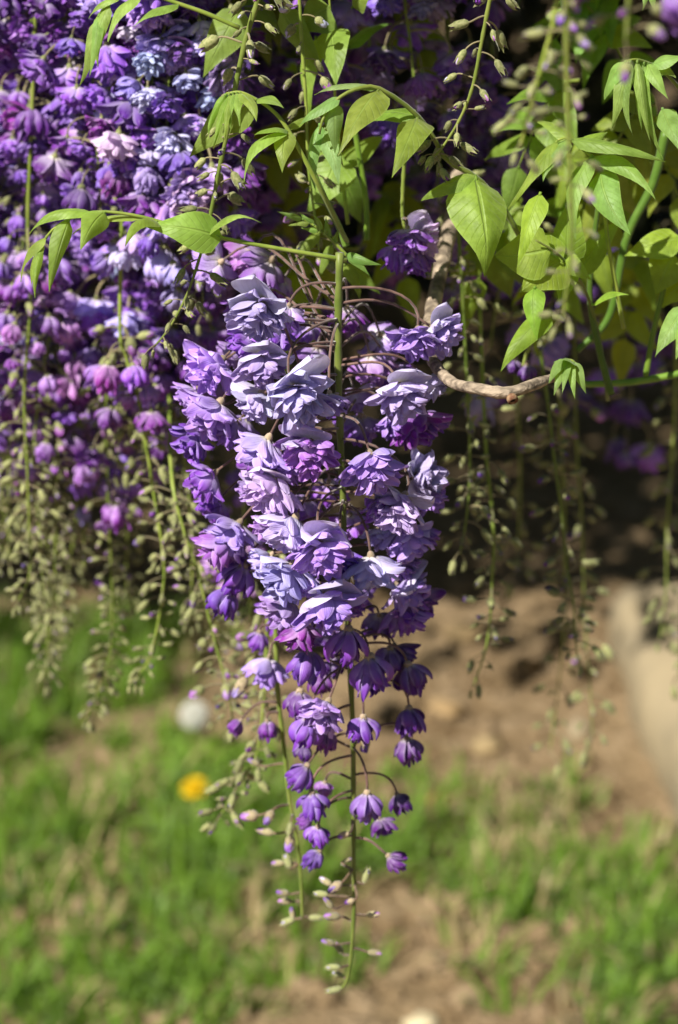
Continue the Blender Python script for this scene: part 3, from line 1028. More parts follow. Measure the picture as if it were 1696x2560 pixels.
second_stem = [(686, 1440), (689, 1540), (691, 1627), (695, 1734), (713, 1890), (722, 1984), (736, 2060), (745, 2112), (754, 2223), (756, 2297)]
second_fl = [(668, 1680, 100, 'H', 'lav', -.01, (-.15, -.4, -.9)), (620, 1845, 0, 'B', 'vio', 0)][:1] + [
    (670, 1822, 58, 'B', 'mag', -.005), (592, 1815, 48, 'B', 'mag', -.0, (-.6, -.3, -.7)), (700, 1560, 70, 'B', 'vio', .01), (645, 1600, 60, 'B', 'vio', .0)]
second_bd = [(623, 2040, 46, 'p', 'pink', -.003, 185), (672, 2045, 40, 'p', 'vio', -.006, 240), (663, 2079, 42, 't', 'pink', .0, 170), (725, 2074, 36, 'g', 'pink', -.01, 260), (724, 2110, 42, 'p', 'vio', -.008, 255),
             (720, 2153, 36, 'g', 'pale', .0, 110), (694, 2158, 32, 't', 'pink', .0, 180), (707, 2232, 34, 't', 'vio', .0, 165), (712, 2253, 34, 't', 'pink', .004, 175), (731, 2282, 32, 't', 'vio', .003, 100),
             (720, 2304, 34, 'g', 'pale', 0, 195), (790, 2294, 32, 'g', 'pale', .0, 0), (600, 1720, 56, 'p', 'lav', .0, 240), (634, 1905, 34, 't', 'vio', .005, 150)]
big_raceme('slim raceme of few violet flowers and buds hanging beside the large lavender one', second_stem, .885, second_fl, second_bd, 8, r0=.0012)

# ------------------------------------------------------------------ other racemes
def raceme(label, group, path, Y, n, stages, seed, r0=.00105, r1=.0004, t0=.0, stem_tint=(1, 1, 1), tones=('vio',), jit=0.25, world=False, sc=1.0):
    """stages: list of (t_end, class, size in metres)"""
    rng = random.Random(seed)
    pts = path if world else [PY(p[0], p[1], p[2] if len(p) > 2 else Y) for p in path]
    pts = spline(pts, 40)
    root = pts[0].copy()
    t = thing('wisteria_raceme', label, 'flower cluster', root, group)
    part('stem', shifted(stem_geo(pts, r0, r1, rng, 6), root).mesh('stem', [M_STEM]), t, color=stem_tint)
    a0 = rng.uniform(0, 6.28)
    for i in range(n):
        if rng.random() < .10:
            continue
        tt = t0 + (1 - t0) * (i + rng.uniform(-.8, .8)) / (n - 1)
        tt = max(0, min(1, tt))
        f = tt * 40
        k = min(39, int(f))
        p = pts[k].lerp(pts[k + 1], f - k)
        rel = (tt - t0) / (1 - t0)
        st = [s for s in stages if rel + rng.uniform(-.05, .05) <= s[0]]
        st = st[0] if st else stages[-1]
        cls = rng.choice(st[1])
        size = st[2] * rng.uniform(.6, 1.28) * sc
        if cls not in MERGE and st[2] > .0080:
            size *= .62
        me = rng.choice(MERGE[cls] if cls in MERGE else BUDM[cls])
        az = a0 + 2.39996 * i + rng.uniform(-jit, jit)
        tilt = rng.uniform(-.25, .35)
        if tt > .93:
            tilt += (tt - .93) / .07 * .9
        B = Matrix.Translation(p - root) @ Matrix.Rotation(az, 4, 'Z') @ Matrix.Rotation(tilt, 4, 'Y') @ Matrix.Diagonal((size, size, size, 1))
        tone = TIPS[rng.choice(tones)]
        part('flower' if cls in MERGE else 'bud', me, t, B, [x * rng.uniform(.85, 1.15) for x in tone], .9 if cls in 'SO' else .45)
    return t

BUDST = [(.3, 'tg', .0060), (.8, 'g', .0056), (1.1, 'g', .0042)]
# green bud racemes in front of the purple curtain
raceme('sharp raceme of closed green buds hanging before the purple curtain, crossed by an arching leaf', None,
       [(650, -60), (645, 0), (618, 87), (591, 206), (564, 352), (547, 428), (528, 531), (509, 611), (471, 730), (425, 818), (385, 868)], .86, 58, [(.45, 'tg', .0065), (.8, 'g', .0060), (1.1, 'g', .0050)], 31, r0=.00135, tones=('mag', 'vio', 'pale'))
raceme('pale green bud raceme curving above the woody branch, beside shaded violet flowers', None,
       [(1240, -60), (1225, 0), (1204, 108), (1182, 217), (1150, 298), (1106, 369), (1085, 392)], .87, 30, [(.5, 'tg', .0062), (1.1, 'g', .0056)], 33, r0=.0010, stem_tint=(1.25, 1.2, 1.2), tones=('pink', 'mag', 'pale'))
raceme('long bare raceme of buds hanging behind the top of the large lavender raceme', None,
       [(745, -80), (752, 60), (765, 250), (772, 420), (790, 560), (800, 640)], .90, 30, [(1.1, 'tgp', .0060)], 35, r0=.0009, tones=('pink', 'mag', 'pale'))
# third cluster: green tips left of the second raceme
raceme('pale green bud raceme whose tip bends left below the slim violet raceme', None,
       [(675, 1380), (668, 1600), (660, 1747), (642, 1886), (597, 1962), (550, 2040)], .93, 74, [(.35, 'tp', .0066), (1.1, 'g', .0062)], 37, tones=('mag', 'pink', 'vio'), stem_tint=(1.1, 1.1, 1.2))
raceme('bud raceme with single violet buds just left of the slim violet raceme', None,
       [(440, 760, 1.08), (425, 1000, 1.02), (431, 1200, .96), (460, 1324), (493, 1424), (535, 1594), (568, 1718), (585, 1810)], .95, 62, [(.5, 'gtt', .0064), (.8, 'tpp', .0066), (1.1, 'g', .0055)], 39, t0=.3, tones=('vio', 'mag', 'pink'), stem_tint=(1.1, 1.1, 1.1))
# right hand side
gR = 'dark green bud racemes in shade right of the large lavender raceme'
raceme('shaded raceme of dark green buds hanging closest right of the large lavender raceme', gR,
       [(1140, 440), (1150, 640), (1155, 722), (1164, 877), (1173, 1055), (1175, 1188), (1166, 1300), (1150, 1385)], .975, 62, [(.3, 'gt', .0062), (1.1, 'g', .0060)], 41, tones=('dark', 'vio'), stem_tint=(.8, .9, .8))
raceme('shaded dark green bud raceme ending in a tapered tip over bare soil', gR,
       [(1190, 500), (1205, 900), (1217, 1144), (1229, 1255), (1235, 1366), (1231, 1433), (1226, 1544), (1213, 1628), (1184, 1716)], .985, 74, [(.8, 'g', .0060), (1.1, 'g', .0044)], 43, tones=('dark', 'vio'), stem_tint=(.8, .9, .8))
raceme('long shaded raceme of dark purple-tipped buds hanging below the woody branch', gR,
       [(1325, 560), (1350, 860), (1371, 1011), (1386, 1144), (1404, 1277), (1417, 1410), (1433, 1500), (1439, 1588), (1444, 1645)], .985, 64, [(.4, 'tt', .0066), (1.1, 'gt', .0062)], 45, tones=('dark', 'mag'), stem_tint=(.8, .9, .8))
gB = 'blurred pale bud racemes hanging behind the shaded ones'
for j, (path, y, n) in enumerate([
        ([(1440, 1050), (1455, 1300), (1462, 1544), (1475, 1700), (1482, 1850)], 1.14, 44),
        ([(1400, 1000), (1410, 1250), (1413, 1522), (1398, 1700), (1375, 1880)], 1.20, 46),
        ([(1690, 900), (1680, 1150), (1668, 1330), (1665, 1480), (1650, 1600)], 1.16, 50),
        ([(1720, 950), (1712, 1250), (1705, 1500), (1700, 1690)], 1.2, 50),
        ([(1290, 900), (1300, 1150), (1298, 1330), (1290, 1420)], 1.22, 34)]):
    path = [(path[0][0] - 5, 420)] + path
    raceme(['blurred pale bud raceme ending over bare soil beside the small whitish stone', 'blurred pale bud raceme with its tip bent aside over bare soil',
            'blurred pale bud raceme hanging before the long stone block', 'blurred pale bud raceme hanging before the long stone block',
            'short blurred bud raceme between two tapered shaded racemes'][j], gB, path, y, n, [(.2, 'tp', .0075), (1.1, 'g', .0072)], 50 + j, tones=('pink', 'vio'))
# nearest, blurred, top right
gF = 'blurred bud racemes hanging before the leaves at the right'
raceme('blurred near raceme with scattered violet buds hanging before the bright leaves', None,
       [(1418, -120), (1416, 60), (1418, 200), (1424, 400), (1430, 600), (1415, 740), (1408, 800)], .655, 36, [(.25, 'gtp', .0055), (.55, 'gt', .0048), (1.1, 'gt', .0042)], 61, r0=.0010, tones=('vio', 'mag', 'lav'), stem_tint=(1.3, 1.2, 1.2))
raceme('short blurred near raceme of pale buds beside the one with violet buds', None,
       [(1410, -120), (1385, 50), (1350, 180), (1325, 270), (1300, 370)], .67, 32, [(.5, 'gtp', .0052), (1.1, 'g', .0046)], 63, r0=.0009, tones=('vio', 'lav', 'pink'), stem_tint=(1.3, 1.2, 1.2))
raceme('blurred near violet-budded raceme at the corner of the bright leaves', None,
       [(1590, -260), (1580, -100), (1570, 30), (1565, 100)], .63, 11, [(.5, 'B', .010), (1.1, 'pp', .0085)], 65, r0=.0009, tones=('dark', 'mag', 'vio'))

# ------------------------------------------------------------------ the purple curtain at the left
gC = 'flowering racemes massed in the purple curtain'
gT = 'green bud tips hanging below the purple curtain'
rc = random.Random(101)
FLST = [(.50, 'OOOS', .0172), (.66, 'HHB', .0145), (.78, 'Btp', .0098), (.9, 'tg', .0066), (1.1, 'g', .0056)]
FL2 = [(.72, 'OOSH', .0172), (.9, 'HB', .0140), (1.1, 'Bp', .0095)]
slots = []
for row, (ytop, yr, n, Y0, Y1) in enumerate([(-560, 90, 8, .98, 1.12), (-300, 110, 9, .97, 1.2), (-60, 120, 8, 1.0, 1.3), (190, 110, 8, 1.0, 1.26), (420, 90, 7, 1.02, 1.2)]):
    for k in range(n):
        x = -120 + 640 * (k + rc.uniform(.1, .9)) / n
        slots.append((x, ytop + rc.uniform(-yr, yr), rc.uniform(Y0, Y1), row))
slots += [(395, -330, .965, 1), (450, -420, .955, 1), (500, -250, .97, 1), (470, -60, .96, 2), (350, -380, .96, 1)]
for j, (x, yt, Y, row) in enumerate(slots):
    L = rc.uniform(900, 1150) if row < 4 else rc.uniform(850, 1020)
    if x > 380:
        L *= .85
    dx = rc.uniform(-40, 60)
    path = [(x, yt), (x + dx * .3, yt + L * .35), (x + dx * .7, yt + L * .7), (x + dx, yt + L)]
    look, tones = rc.choice([('pale lavender', ('lav', 'pale', 'lav', 'vio')), ('plain violet', ('vio', 'vio', 'dark', 'lav')), ('violet and magenta', ('vio', 'mag', 'vio', 'dark')), ('bluish lavender', ('lav', 'blue', 'vio')), ('dark purple', ('vio', 'dark', 'mag'))])
    where = ['hanging above the arching leaf', 'hanging above the arching leaf', 'hanging behind the arching leaf', 'hanging below the arching leaf', 'hanging below the arching leaf'][row]
    raceme(look + ' raceme in the blurred purple curtain, ' + where, gC + ', ' + look + ', ' + where, path, Y, 66, FL2 if row in (0, 1) else FLST, 200 + j, tones=tones)
BT = [(.28, 'HBBBtp', .0122), (.50, 'ttpg', .0060), (.8, 'g', .0053), (1.1, 'g', .0044)]
for j, (path, Y, n) in enumerate([
        ([(70, 560), (77, 753), (61, 983), (69, 1174), (73, 1300), (75, 1432), (45, 1505)], 1.0, 92),
        ([(185, 560), (134, 791), (99, 983), (85, 1150), (100, 1350), (110, 1500)], 1.05, 84),
        ([(380, 560), (367, 619), (337, 753), (306, 845), (270, 980), (262, 1100)], 1.02, 66),
        ([(300, 800), (314, 887), (344, 983), (364, 1097), (386, 1241), (406, 1366), (410, 1449), (394, 1565), (373, 1648), (336, 1697)], .98, 100),
        ([(255, 850), (266, 1100), (274, 1324), (282, 1490), (278, 1615), (249, 1718), (215, 1805)], 1.05, 96),
        ([(150, 850), (145, 1050), (141, 1241), (137, 1449), (120, 1594), (118, 1700)], 1.06, 110),
        ([(110, 900), (112, 1100), (118, 1300), (125, 1480), (130, 1620)], 1.12, 100),
        ([(200, 880), (195, 1100), (190, 1300), (170, 1430), (155, 1560)], 1.15, 96),
        ([(10, 900), (8, 1100), (4, 1250), (-10, 1420)], 1.1, 70),
        ([(440, 850), (452, 1000), (462, 1150), (480, 1330), (478, 1560)], 1.04, 84),
        ([(330, 900), (328, 1100), (322, 1250), (316, 1420), (322, 1500)], 1.18, 84),
        ([(520, 1150), (530, 1350), (536, 1500), (560, 1700), (560, 1830)], 1.08, 70),
        ([(610, 1250), (622, 1450), (635, 1640), (640, 1800)], 1.06, 56)]):
    path = [(path[0][0] + 25, -160), (path[0][0] + 12, path[0][1] * .45)] + path
    raceme('slender raceme tapering to pale green buds below the blurred purple curtain', gT, path, Y, n, BT, 300 + j, t0=2 / (len(path) - 1), tones=('vio', 'mag', 'pink'), stem_tint=(1.1, 1.1, 1.0))

# shaded violet racemes behind the leaves, top centre and right
gS = 'violet racemes in shade behind the leaves'
LS = ['shaded violet raceme hanging beside the broad yellow-green top leaflets', 'shaded violet raceme with large pale petals above the hook-arched leaf',
      'shaded violet raceme running behind the pale green bud raceme and the largest quilted leaflet', 'short shaded violet raceme behind the near blurred bud racemes',
      'small shaded violet raceme just above the woody branch', 'far blurred violet raceme hanging behind the level green shoot',
      'far blurred violet raceme hanging behind the pale notched leaf', 'violet raceme behind the sharp green bud raceme, beside the crumpled young leaf',
      'violet raceme half hidden behind the stalk of the crumpled young leaf', 'dark violet raceme behind the hook-arched leaf and leaf node']
FS = [(.8, 'OOSH', .021), (1.1, 'HB', .016)]
for j, (path, Y, n) in enumerate([
        ([(915, -220), (920, 0), (925, 130), (930, 230)], 1.02, 16),
        ([(1000, -200), (1010, -20), (1030, 140), (1045, 300)], 1.0, 20),
        ([(1120, -100), (1118, 100), (1110, 260), (1095, 460), (1110, 560), (1128, 640)], 1.08, 26),
        ([(1230, 100), (1225, 240), (1235, 330), (1230, 480)], 1.1, 18),
        ([(1240, 560), (1250, 700), (1235, 800), (1225, 880)], 1.1, 14),
        ([(1500, 500), (1520, 700), (1545, 880), (1570, 1080)], 1.3, 22),
        ([(1640, 560), (1655, 700), (1650, 820)], 1.25, 10),
        ([(560, -200), (575, 0), (590, 200), (600, 420), (610, 560)], 1.1, 44),
        ([(690, -200), (700, 40), (690, 250), (700, 480), (690, 660)], 1.12, 44),
        ([(860, -100), (880, 100), (900, 330), (905, 520), (880, 760)], 1.2, 40)]):
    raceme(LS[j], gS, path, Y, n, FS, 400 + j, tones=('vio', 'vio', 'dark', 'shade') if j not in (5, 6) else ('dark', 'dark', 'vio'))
big_raceme('single lit violet flower cluster beside the leaf node above the large raceme', [(1028, 285), (1012, 400), (1006, 520), (1010, 560), (1015, 600)], .90,
           [(1020, 590, 105, 'O', 'vio', -.01), (1050, 600, 100, 'S', 'pale', .0, (.5, -.6, -.3)), (985, 640, 80, 'B', 'vio', .0), (1040, 655, 85, 'H', 'vio', .0)], [], 71, r0=.0009)
big_raceme('pair of dark purple buds hanging just above the woody branch', [(1330, 850), (1318, 880), (1312, 900), (1308, 915)], .93,
           [(1284, 914, 44, 'B', 'dark', .0), (1318, 928, 46, 'B', 'dark', -.002)], [], 73, r0=.0008)

# ------------------------------------------------------------------ woody branch and green shoots
def branch(name, label, cat, path, Y, radii, material, tint=(1, 1, 1), n=40, gnarl=.0):
    pts = spline([PY(p[0], p[1], p[2] if len(p) > 2 else Y) for p in path], n)
    rng = random.Random(len(label))
    rr = []
    for i in range(n + 1):
        s = i / n * (len(radii) - 1)
        k = min(int(s), len(radii) - 2)
        r = radii[k] + (radii[k + 1] - radii[k]) * (s - k)
        rr.append(r * (1 + gnarl * rng.uniform(-1, 1)))
    loc = pts[0].copy()
    t = thing(name, label, cat, loc)
    part('stem', shifted(tube(pts, rr, 10), loc).mesh('stem', [material]), t, color=tint)
    return t, pts
bt, bp = branch('woody_branch', 'curved bare woody wisteria branch with peeling grey bark and a cut side bud', 'branch',
                [(1150, 380, 1.02), (1135, 520, .97), (1109, 641, .93), (1080, 784, .90), (1068, 860, .87), (1089, 913, .85), (1133, 957, .83), (1191, 971, .815), (1266, 982, .812), (1333, 962, .82), (1386, 944, .84), (1450, 930, .90)],
                .87, [.0036, .0036, .0036, .0034, .0026, .0024, .0024, .0024, .0025, .0022, .0019, .0015], M_BARK, n=60, gnarl=.10)
kb = PY(1278, 990, .808)
g = lathe([(.0004, -.001), (.0020, .0), (.0024, .0014), (.0020, .0027), (.0010, .0021)], 10, .1, random.Random(2))
part('cut_bud', g.mesh('cut_bud', [M_CUT]), bt, Matrix.Translation(kb - bt.location) @ zdown(Vector((.35, -.75, -.7)).normalized()))
branch('green_shoot', 'thick dark green shoot slanting down through the bright leaves', 'shoot',
       [(1665, 330), (1632, 461), (1567, 596), (1524, 789), (1444, 877)], .93, [.0021, .0020, .0017, .0014], M_STEM, (.40, .62, .35))  # dark tints on these right-hand shoots carry shade in the colour
branch('green_shoot', 'green shoot hanging straight down to a blunt swollen end', 'shoot',
       [(1520, 380), (1490, 560), (1475, 744), (1500, 880), (1528, 984)], .90, [.0010, .0011, .0014, .0018], M_STEM, (.55, .78, .4))
branch('green_shoot', 'bright green shoot running level towards the stem below the leaves', 'shoot',
       [(1460, 960), (1488, 960), (1580, 955), (1696, 935), (1780, 915)], .91, [.0014, .0015, .0016, .0018], M_STEM, (.8, 1.1, .6))
branch('green_shoot', 'thin green shoot rising from the level one toward the edge leaf', 'shoot',
       [(1670, 660), (1657, 731), (1632, 840), (1615, 940)], .91, [.0010, .0012, .0014], M_STEM, (.65, .85, .45))
branch('green_shoot', 'slim dark stem rising from the leaf node through pale leaves', 'shoot',
       [(780, 420), (815, 500), (845, 560), (866, 615)], .87, [.0011, .0013, .0015], M_STEM, (.6, .8, .5))
branch('green_shoot', 'slim green stem hanging behind the arched leaf', 'shoot',
       [(880, 280), (900, 400), (915, 500), (918, 600)], .93, [.0012, .0013, .0014], M_STEM, (.7, .9, .5))

# ------------------------------------------------------------------ leaves
def leaflet(base, tip, wd, rng, nrm=None, arch=.12, fold=.35, wave=.05, nv=10, nu=6, tipcurl=0.0):
    c = tip - base
    L = c.length
    d = c / L
    n = Vector(nrm) if nrm is not None else Vector((rng.uniform(-.6, .2), -.75 + rng.uniform(-.3, .3), .55 + rng.uniform(-.3, .3)))
    n = n - d * n.dot(d)
    if n.length < .1:
        n = d.orthogonal()
    n.normalize()
    sd = d.cross(n)
    f1, f2 = rng.uniform(0, 6.28), rng.uniform(0, 6.28)
    sk = rng.uniform(-.08, .08) * L
    tw = rng.uniform(-.35, .35)
    vs, uv = [], []
    for i in range(nv + 1):
        v = i / nv
        vv = max(.002, min(.998, v))
        w = wd * .56 * (math.sin(math.pi * vv ** .56)) ** .92 * (1 - .32 * v)
        a = arch * L * (4 * v * (1 - v)) + tipcurl * L * max(0, v - .65) ** 2 * 3
        a_tw = tw * v
        s2 = sd * math.cos(a_tw) + n * math.sin(a_tw)
        n2 = n * math.cos(a_tw) - sd * math.sin(a_tw)
        p = base + c * v + n * a + sd * (sk * 4 * v * (1 - v))
        for j in range(nu + 1):
            u = j / nu * 2 - 1
            off = -fold * abs(u) ** 1.3 * w + wave * wd * math.sin(9 * v + f1 + (2 if u > 0 else 0)) * u * u
            # quilted between the side veins
            off += .018 * wd * math.sin((v - abs(u) * .21) * 62.8 + f2) * (1 - abs(u)) * abs(u) * 4
            vs.append(p + s2 * (u * w) + n2 * off)
            uv.append((j / nu, v))
    g = Geo()
    g.add(vs, grid_faces(nv, nu), uv)
    return g

def leaf(label, rach, Y, leaflets, seed, group=None, rw=.0010, tint=(1, 1, 1), stalk_tint=(1, 1, .8)):
    """rach: pixel path (x, y[, Y]); leaflets: (bx, by, tx, ty, width_px, dYbase, dYtip[, opts])"""
    rng = random.Random(seed)
    pts = spline([PY(p[0], p[1], p[2] if len(p) > 2 else Y) for p in rach], 24)
    loc = pts[0].copy()
    t = thing('wisteria_leaf', label, 'leaf', loc, group)
    part('leaf_stalk', shifted(tube(pts, [rw * (1 - .6 * i / 24) for i in range(25)], 6), loc).mesh('leaf_stalk', [M_STEM]), t, color=stalk_tint)
    for it in leaflets:
        bx, by, tx, ty, wpx, d0, d1 = it[:7]
        o = dict(it[7]) if len(it) > 7 else {}
        tn = o.pop('tint', tint)
        b, e = PY(bx, by, Y + d0), PY(tx, ty, Y + d1)
        q = min(pts, key=lambda a: (a - b).length)
        if (q - b).length < .012:
            b = q
        wd = wpx * MPP(bx, by, Y)
        # the blade and its short stalk
        cdir = (e - b)
        g = leaflet(b + cdir * .03, e, wd * 1.12, rng, **o)
        g.join(tube([b, b + cdir * .05], .0006, 5))
        part('leaflet', shifted(g, loc).mesh('leaflet', [M_LEAF]), t, color=[x * rng.uniform(.92, 1.08) for x in tn])
    return t

UPN = (-.3, -.5, .85)
leaf('young compound leaf arching out over the purple curtain with drooping leaflets at its tip',
     [(868, 650), (700, 622), (560, 596), (430, 562), (330, 537), (232, 530), (150, 560), (108, 605), (100, 640)], .85, [
         (528, 588, 640, 538, 38, 0, -.01, {'nrm': (-.2, -.4, .9), 'tipcurl': -.5}),
         (548, 584, 366, 566, 92, .0, .0, {'nrm': (.1, -.85, .5), 'fold': .1, 'arch': .20}),
         (410, 558, 313, 616, 46, 0, -.02, {'nrm': UPN, 'arch': .25, 'fold': .7}),
         (378, 545, 182, 585, 38, .005, .012, {'nrm': (-.1, -.3, .95)}),
         (270, 538, 203, 624, 58, 0, -.015, {'nrm': (.35, -.7, .6), 'fold': .5}),
         (238, 530, 74, 584, 40, .004, .0, {'nrm': (-.1, -.35, .9), 'fold': .5, 'arch': .18}),
         (178, 556, 124, 730, 44, 0, -.008, {'nrm': (.4, -.8, .3), 'fold': .6}),
         (116, 584, 52, 705, 34, 0, .0, {'nrm': (-.7, -.5, .5)}),
         (108, 606, 82, 722, 22, 0, -.004, {'fold': .9}), (104, 618, 88, 747, 20, 0, -.01, {'fold': .9})], 501, tint=(1.1, 1.1, 1.2))
leaf('compound leaf arched like a hook with large quilted leaflets above the lit violet cluster',
     [(1300, 590, .89), (1258, 520, .885), (1193, 444, .88), (1118, 421 - 20, .875), (1075, 327, .87), (1021, 268, .865), (946, 220, .86), (901, 220, .857), (861, 236, .855), (829, 263, .853), (807, 300, .85), (799, 335, .85)], .862, [
         (943, 226, 845, 388, 84, 0, -.03, {'nrm': (-.35, -.8, .5), 'fold': .35, 'arch': .14}),
         (1061, 306, 980, 446, 82, 0, -.03, {'nrm': (-.25, -.8, .5), 'fold': .35, 'arch': .16}),
         (1027, 288, 905, 312, 52, .005, .03, {'nrm': (0, -.6, .7), 'tint': (.8, .95, .8)}),
         (938, 212, 786, 238, 34, .003, .0, {'nrm': (0, -.25, 1), 'tint': (1.05, 1.15, 2.4)}),  # blue-heavy tints put a whitish sheen into the leaflet colour
         (838, 252, 746, 318, 40, 0, -.01, {'nrm': (-.35, -.5, .8), 'tint': (1.05, 1.15, 2.4)}),
         (846, 268, 838, 384, 42, -.002, -.01, {'nrm': (.2, -.9, .2), 'tint': (1, 1, 2)}),
         (806, 322, 848, 463, 46, 0, -.012, {'nrm': (-.1, -.95, .2), 'tint': (1.05, 1.1, 2.4)}),
         (800, 308, 791, 480, 36, 0, -.008, {'nrm': (-.5, -.8, .2), 'fold': .8, 'tint': (1.1, 1.15, 2.4)}),
         (812, 320, 860, 420, 24, .004, .01, {'tint': (1.1, 1.1, 2.2)}),
         (1190, 440, 1224, 680, 138, 0, -.02, {'nrm': (.25, -.9, .3), 'fold': .55, 'arch': .13, 'tipcurl': -.5, 'tint': (1.1, 1.05, .9)}),
         (1193, 438, 1050, 504, 50, 0, .0, {'nrm': (-.2, -.5, .8), 'fold': .5})], 503, rw=.0013)
leaf('leaf with narrow pale leaflets drooping over the top of the purple curtain',
     [(600, 70), (520, 35), (450, 10), (380, -12), (320, -15), (262, 20), (240, 50)], .84, [
         (455, 10, 334, 66, 34, 0, -.01, {'nrm': UPN}), (345, -6, 270, 104, 44, 0, -.01), (280, 20, 246, 170, 32, 0, -.005), (250, 40, 224, 192, 26, 0, -.01), (240, 60, 199, 216, 34, 0, .0),
         (310, -10, 222, 46, 26, .004, .0, {'nrm': UPN})], 505, tint=(1.15, 1.15, 1.6))
leaf('young leaf with crumpled fingerlike leaflets hanging over the sharp green bud raceme',
     [(868, 605, .87), (800, 470), (721, 325), (680, 275), (640, 248), (600, 230), (566, 234)], .85, [
         (572, 236, 534, 372, 22, 0, -.012, {'fold': .9, 'wave': .16}), (566, 236, 522, 345, 20, 0, .0, {'fold': .9, 'wave': .16}), (578, 235, 562, 350, 22, 0, -.012, {'fold': .9, 'wave': .16}), (585, 233, 578, 325, 20, 0, -.01, {'fold': .9, 'wave': .16}), (592, 231, 600, 315, 22, 0, -.01, {'fold': .9, 'wave': .15}),
         (600, 230, 642, 304, 34, 0, -.01, {'nrm': (.4, -.6, .6)}), (632, 250, 476, 392, 84, .015, .02, {'nrm': (-.2, -.9, .3), 'fold': .15}), (640, 246, 711, 272, 28, 0, -.01, {'nrm': UPN}),
         (724, 322, 636, 338, 30, 0, -.01, {'nrm': UPN}), (716, 340, 610, 456, 48, .002, -.015, {'nrm': (-.4, -.5, .75), 'arch': .22}), (722, 332, 706, 432, 48, 0, -.012, {'nrm': (.1, -.9, .3)}), (730, 335, 790, 300, 34, .01, .02)], 507, rw=.0011, tint=(1.1, 1.1, 1.3))
leaf('group of broad yellow-green leaflets filling the top between bud racemes',
     [(870, 560, .93), (850, 380, .93), (838, 240, .925), (830, 90, .92), (820, -60, .92)], .92, [
         (830, 60, 842, 216, 82, 0, -.02, {'nrm': (-.3, -.9, .2), 'fold': .15}), (700, 20, 812, 184, 62, 0, -.01, {'nrm': (-.5, -.7, .3)}), (840, 10, 745, 78, 100, 0, .0, {'nrm': (-.1, -.8, .5)}),
         (790, 90, 775, 300, 60, .01, 0, {'nrm': (-.7, -.7, .1)}), (850, 380, 770, 530, 110, .01, .0, {'nrm': (-.2, -.9, .3), 'fold': .1}), (860, 390, 960, 340, 60, .02, .03), (850, 420, 905, 560, 70, .03, .04, {'tint': (.7, .85, .7)}),
         (880, 20, 940, -60, 70, .01, 0), (868, 120, 980, 60, 46, .04, .06, {'tint': (.6, .8, .6)})], 509)
leaf('broad yellowish leaf hanging behind the top of the sharp green bud raceme',
     [(640, -60), (615, 0), (600, 20)], .93, [(604, 16, 508, 194, 92, 0, -.01, {'nrm': (-.3, -.9, .3), 'fold': .15}), (612, 5, 700, 80, 60, .02, .03, {'tint': (.8, .9, .8)})], 511)
leaf('tuft of tiny frilled young leaflets beside the leaf node above the large raceme',
     [(868, 640), (830, 600), (780, 560), (740, 540)], .87, [
         (760 + 14 * k, 548 + 5 * k, 690 + 21 * k + (k % 3) * 8, 528 + (k * 37) % 70, 14, .0, -.006 + .003 * (k % 4), {'fold': .8, 'wave': .15, 'tint': (1.1, 1.1, 1.7)}) for k in range(8)] + [
         (868, 630, 955, 662, 22, 0, -.005, {'tint': (.7, .9, 1.2)}), (880, 640, 925, 690, 18, 0, -.005, {'tint': (.7, .9, 1.1)}), (860, 660, 900, 750, 30, .03, .03), (862, 660, 950, 735, 46, .035, .03, {'tint': (.8, .9, .7)}),
         (830, 610, 800, 700, 26, .02, .02), (800, 580, 735, 660, 26, .025, .02)], 513, rw=.0008)
# right group
leaf('fan of long glossy pale leaflets spreading from one node behind the near bud raceme',
     [(1560, 820, .88), (1520, 600, .875), (1502, 428, .87), (1465, 380, .868), (1420, 347, .866), (1395, 350, .865)], .865, [
         (1424, 348, 1666, 405, 38, 0, -.01, {'nrm': (-.1, -.55, .8), 'fold': .5, 'tint': (1, 1.1, 1.4)}), (1491, 392, 1640, 500, 42, 0, -.015, {'nrm': (-.2, -.6, .7), 'tint': (1, 1.1, 1.4)}),
         (1502, 428, 1578, 588, 74, 0, -.015, {'nrm': (-.35, -.8, .5), 'tint': (1, 1.1, 1.6)}), (1472, 412, 1440, 598, 54, 0, -.01, {'nrm': (-.6, -.8, .2), 'tint': (1, 1.1, 1.6)}),
         (1395, 360, 1273, 522, 50, 0, -.005, {'nrm': (-.5, -.5, .6)}), (1415, 372, 1358, 455, 50, 0, -.01, {'nrm': (-.5, -.7, .5), 'tint': (1, 1.1, 1.7)}),
         (1420, 350, 1330, 300, 34, .01, .02), (1440, 360, 1520, 330, 30, .005, .01)], 515, rw=.0011, tint=(1.1, 1.1, 1.1))
leaf('drooping umbrella of slender pale leaflets hanging near the edge behind the violet buds',
     [(1760, 330, .89), (1720, 250, .88), (1660, 180, .87), (1600, 150, .86), (1565, 152, .858)], .862, [
         (1565, 154, 1530, 322, 40, 0, -.008), (1572, 154, 1583, 338, 26, 0, -.012, {'fold': .8}), (1580, 156, 1626, 354, 26, 0, -.01, {'fold': .8}), (1588, 158, 1606, 330, 24, .003, -.004, {'fold': .8}),
         (1600, 155, 1660, 402, 24, 0, -.006), (1555, 156, 1512, 250, 50, 0, -.004), (1620, 160, 1672, 250, 34, 0, -.01), (1656, 270, 1700, 378, 50, 0, -.02), (1640, 170, 1720, 140, 44, 0, 0, {'nrm': UPN}), (1600, 150, 1690, 195, 40, .006, .0, {'nrm': UPN})], 517, tint=(1.05, 1.1, 1.7))
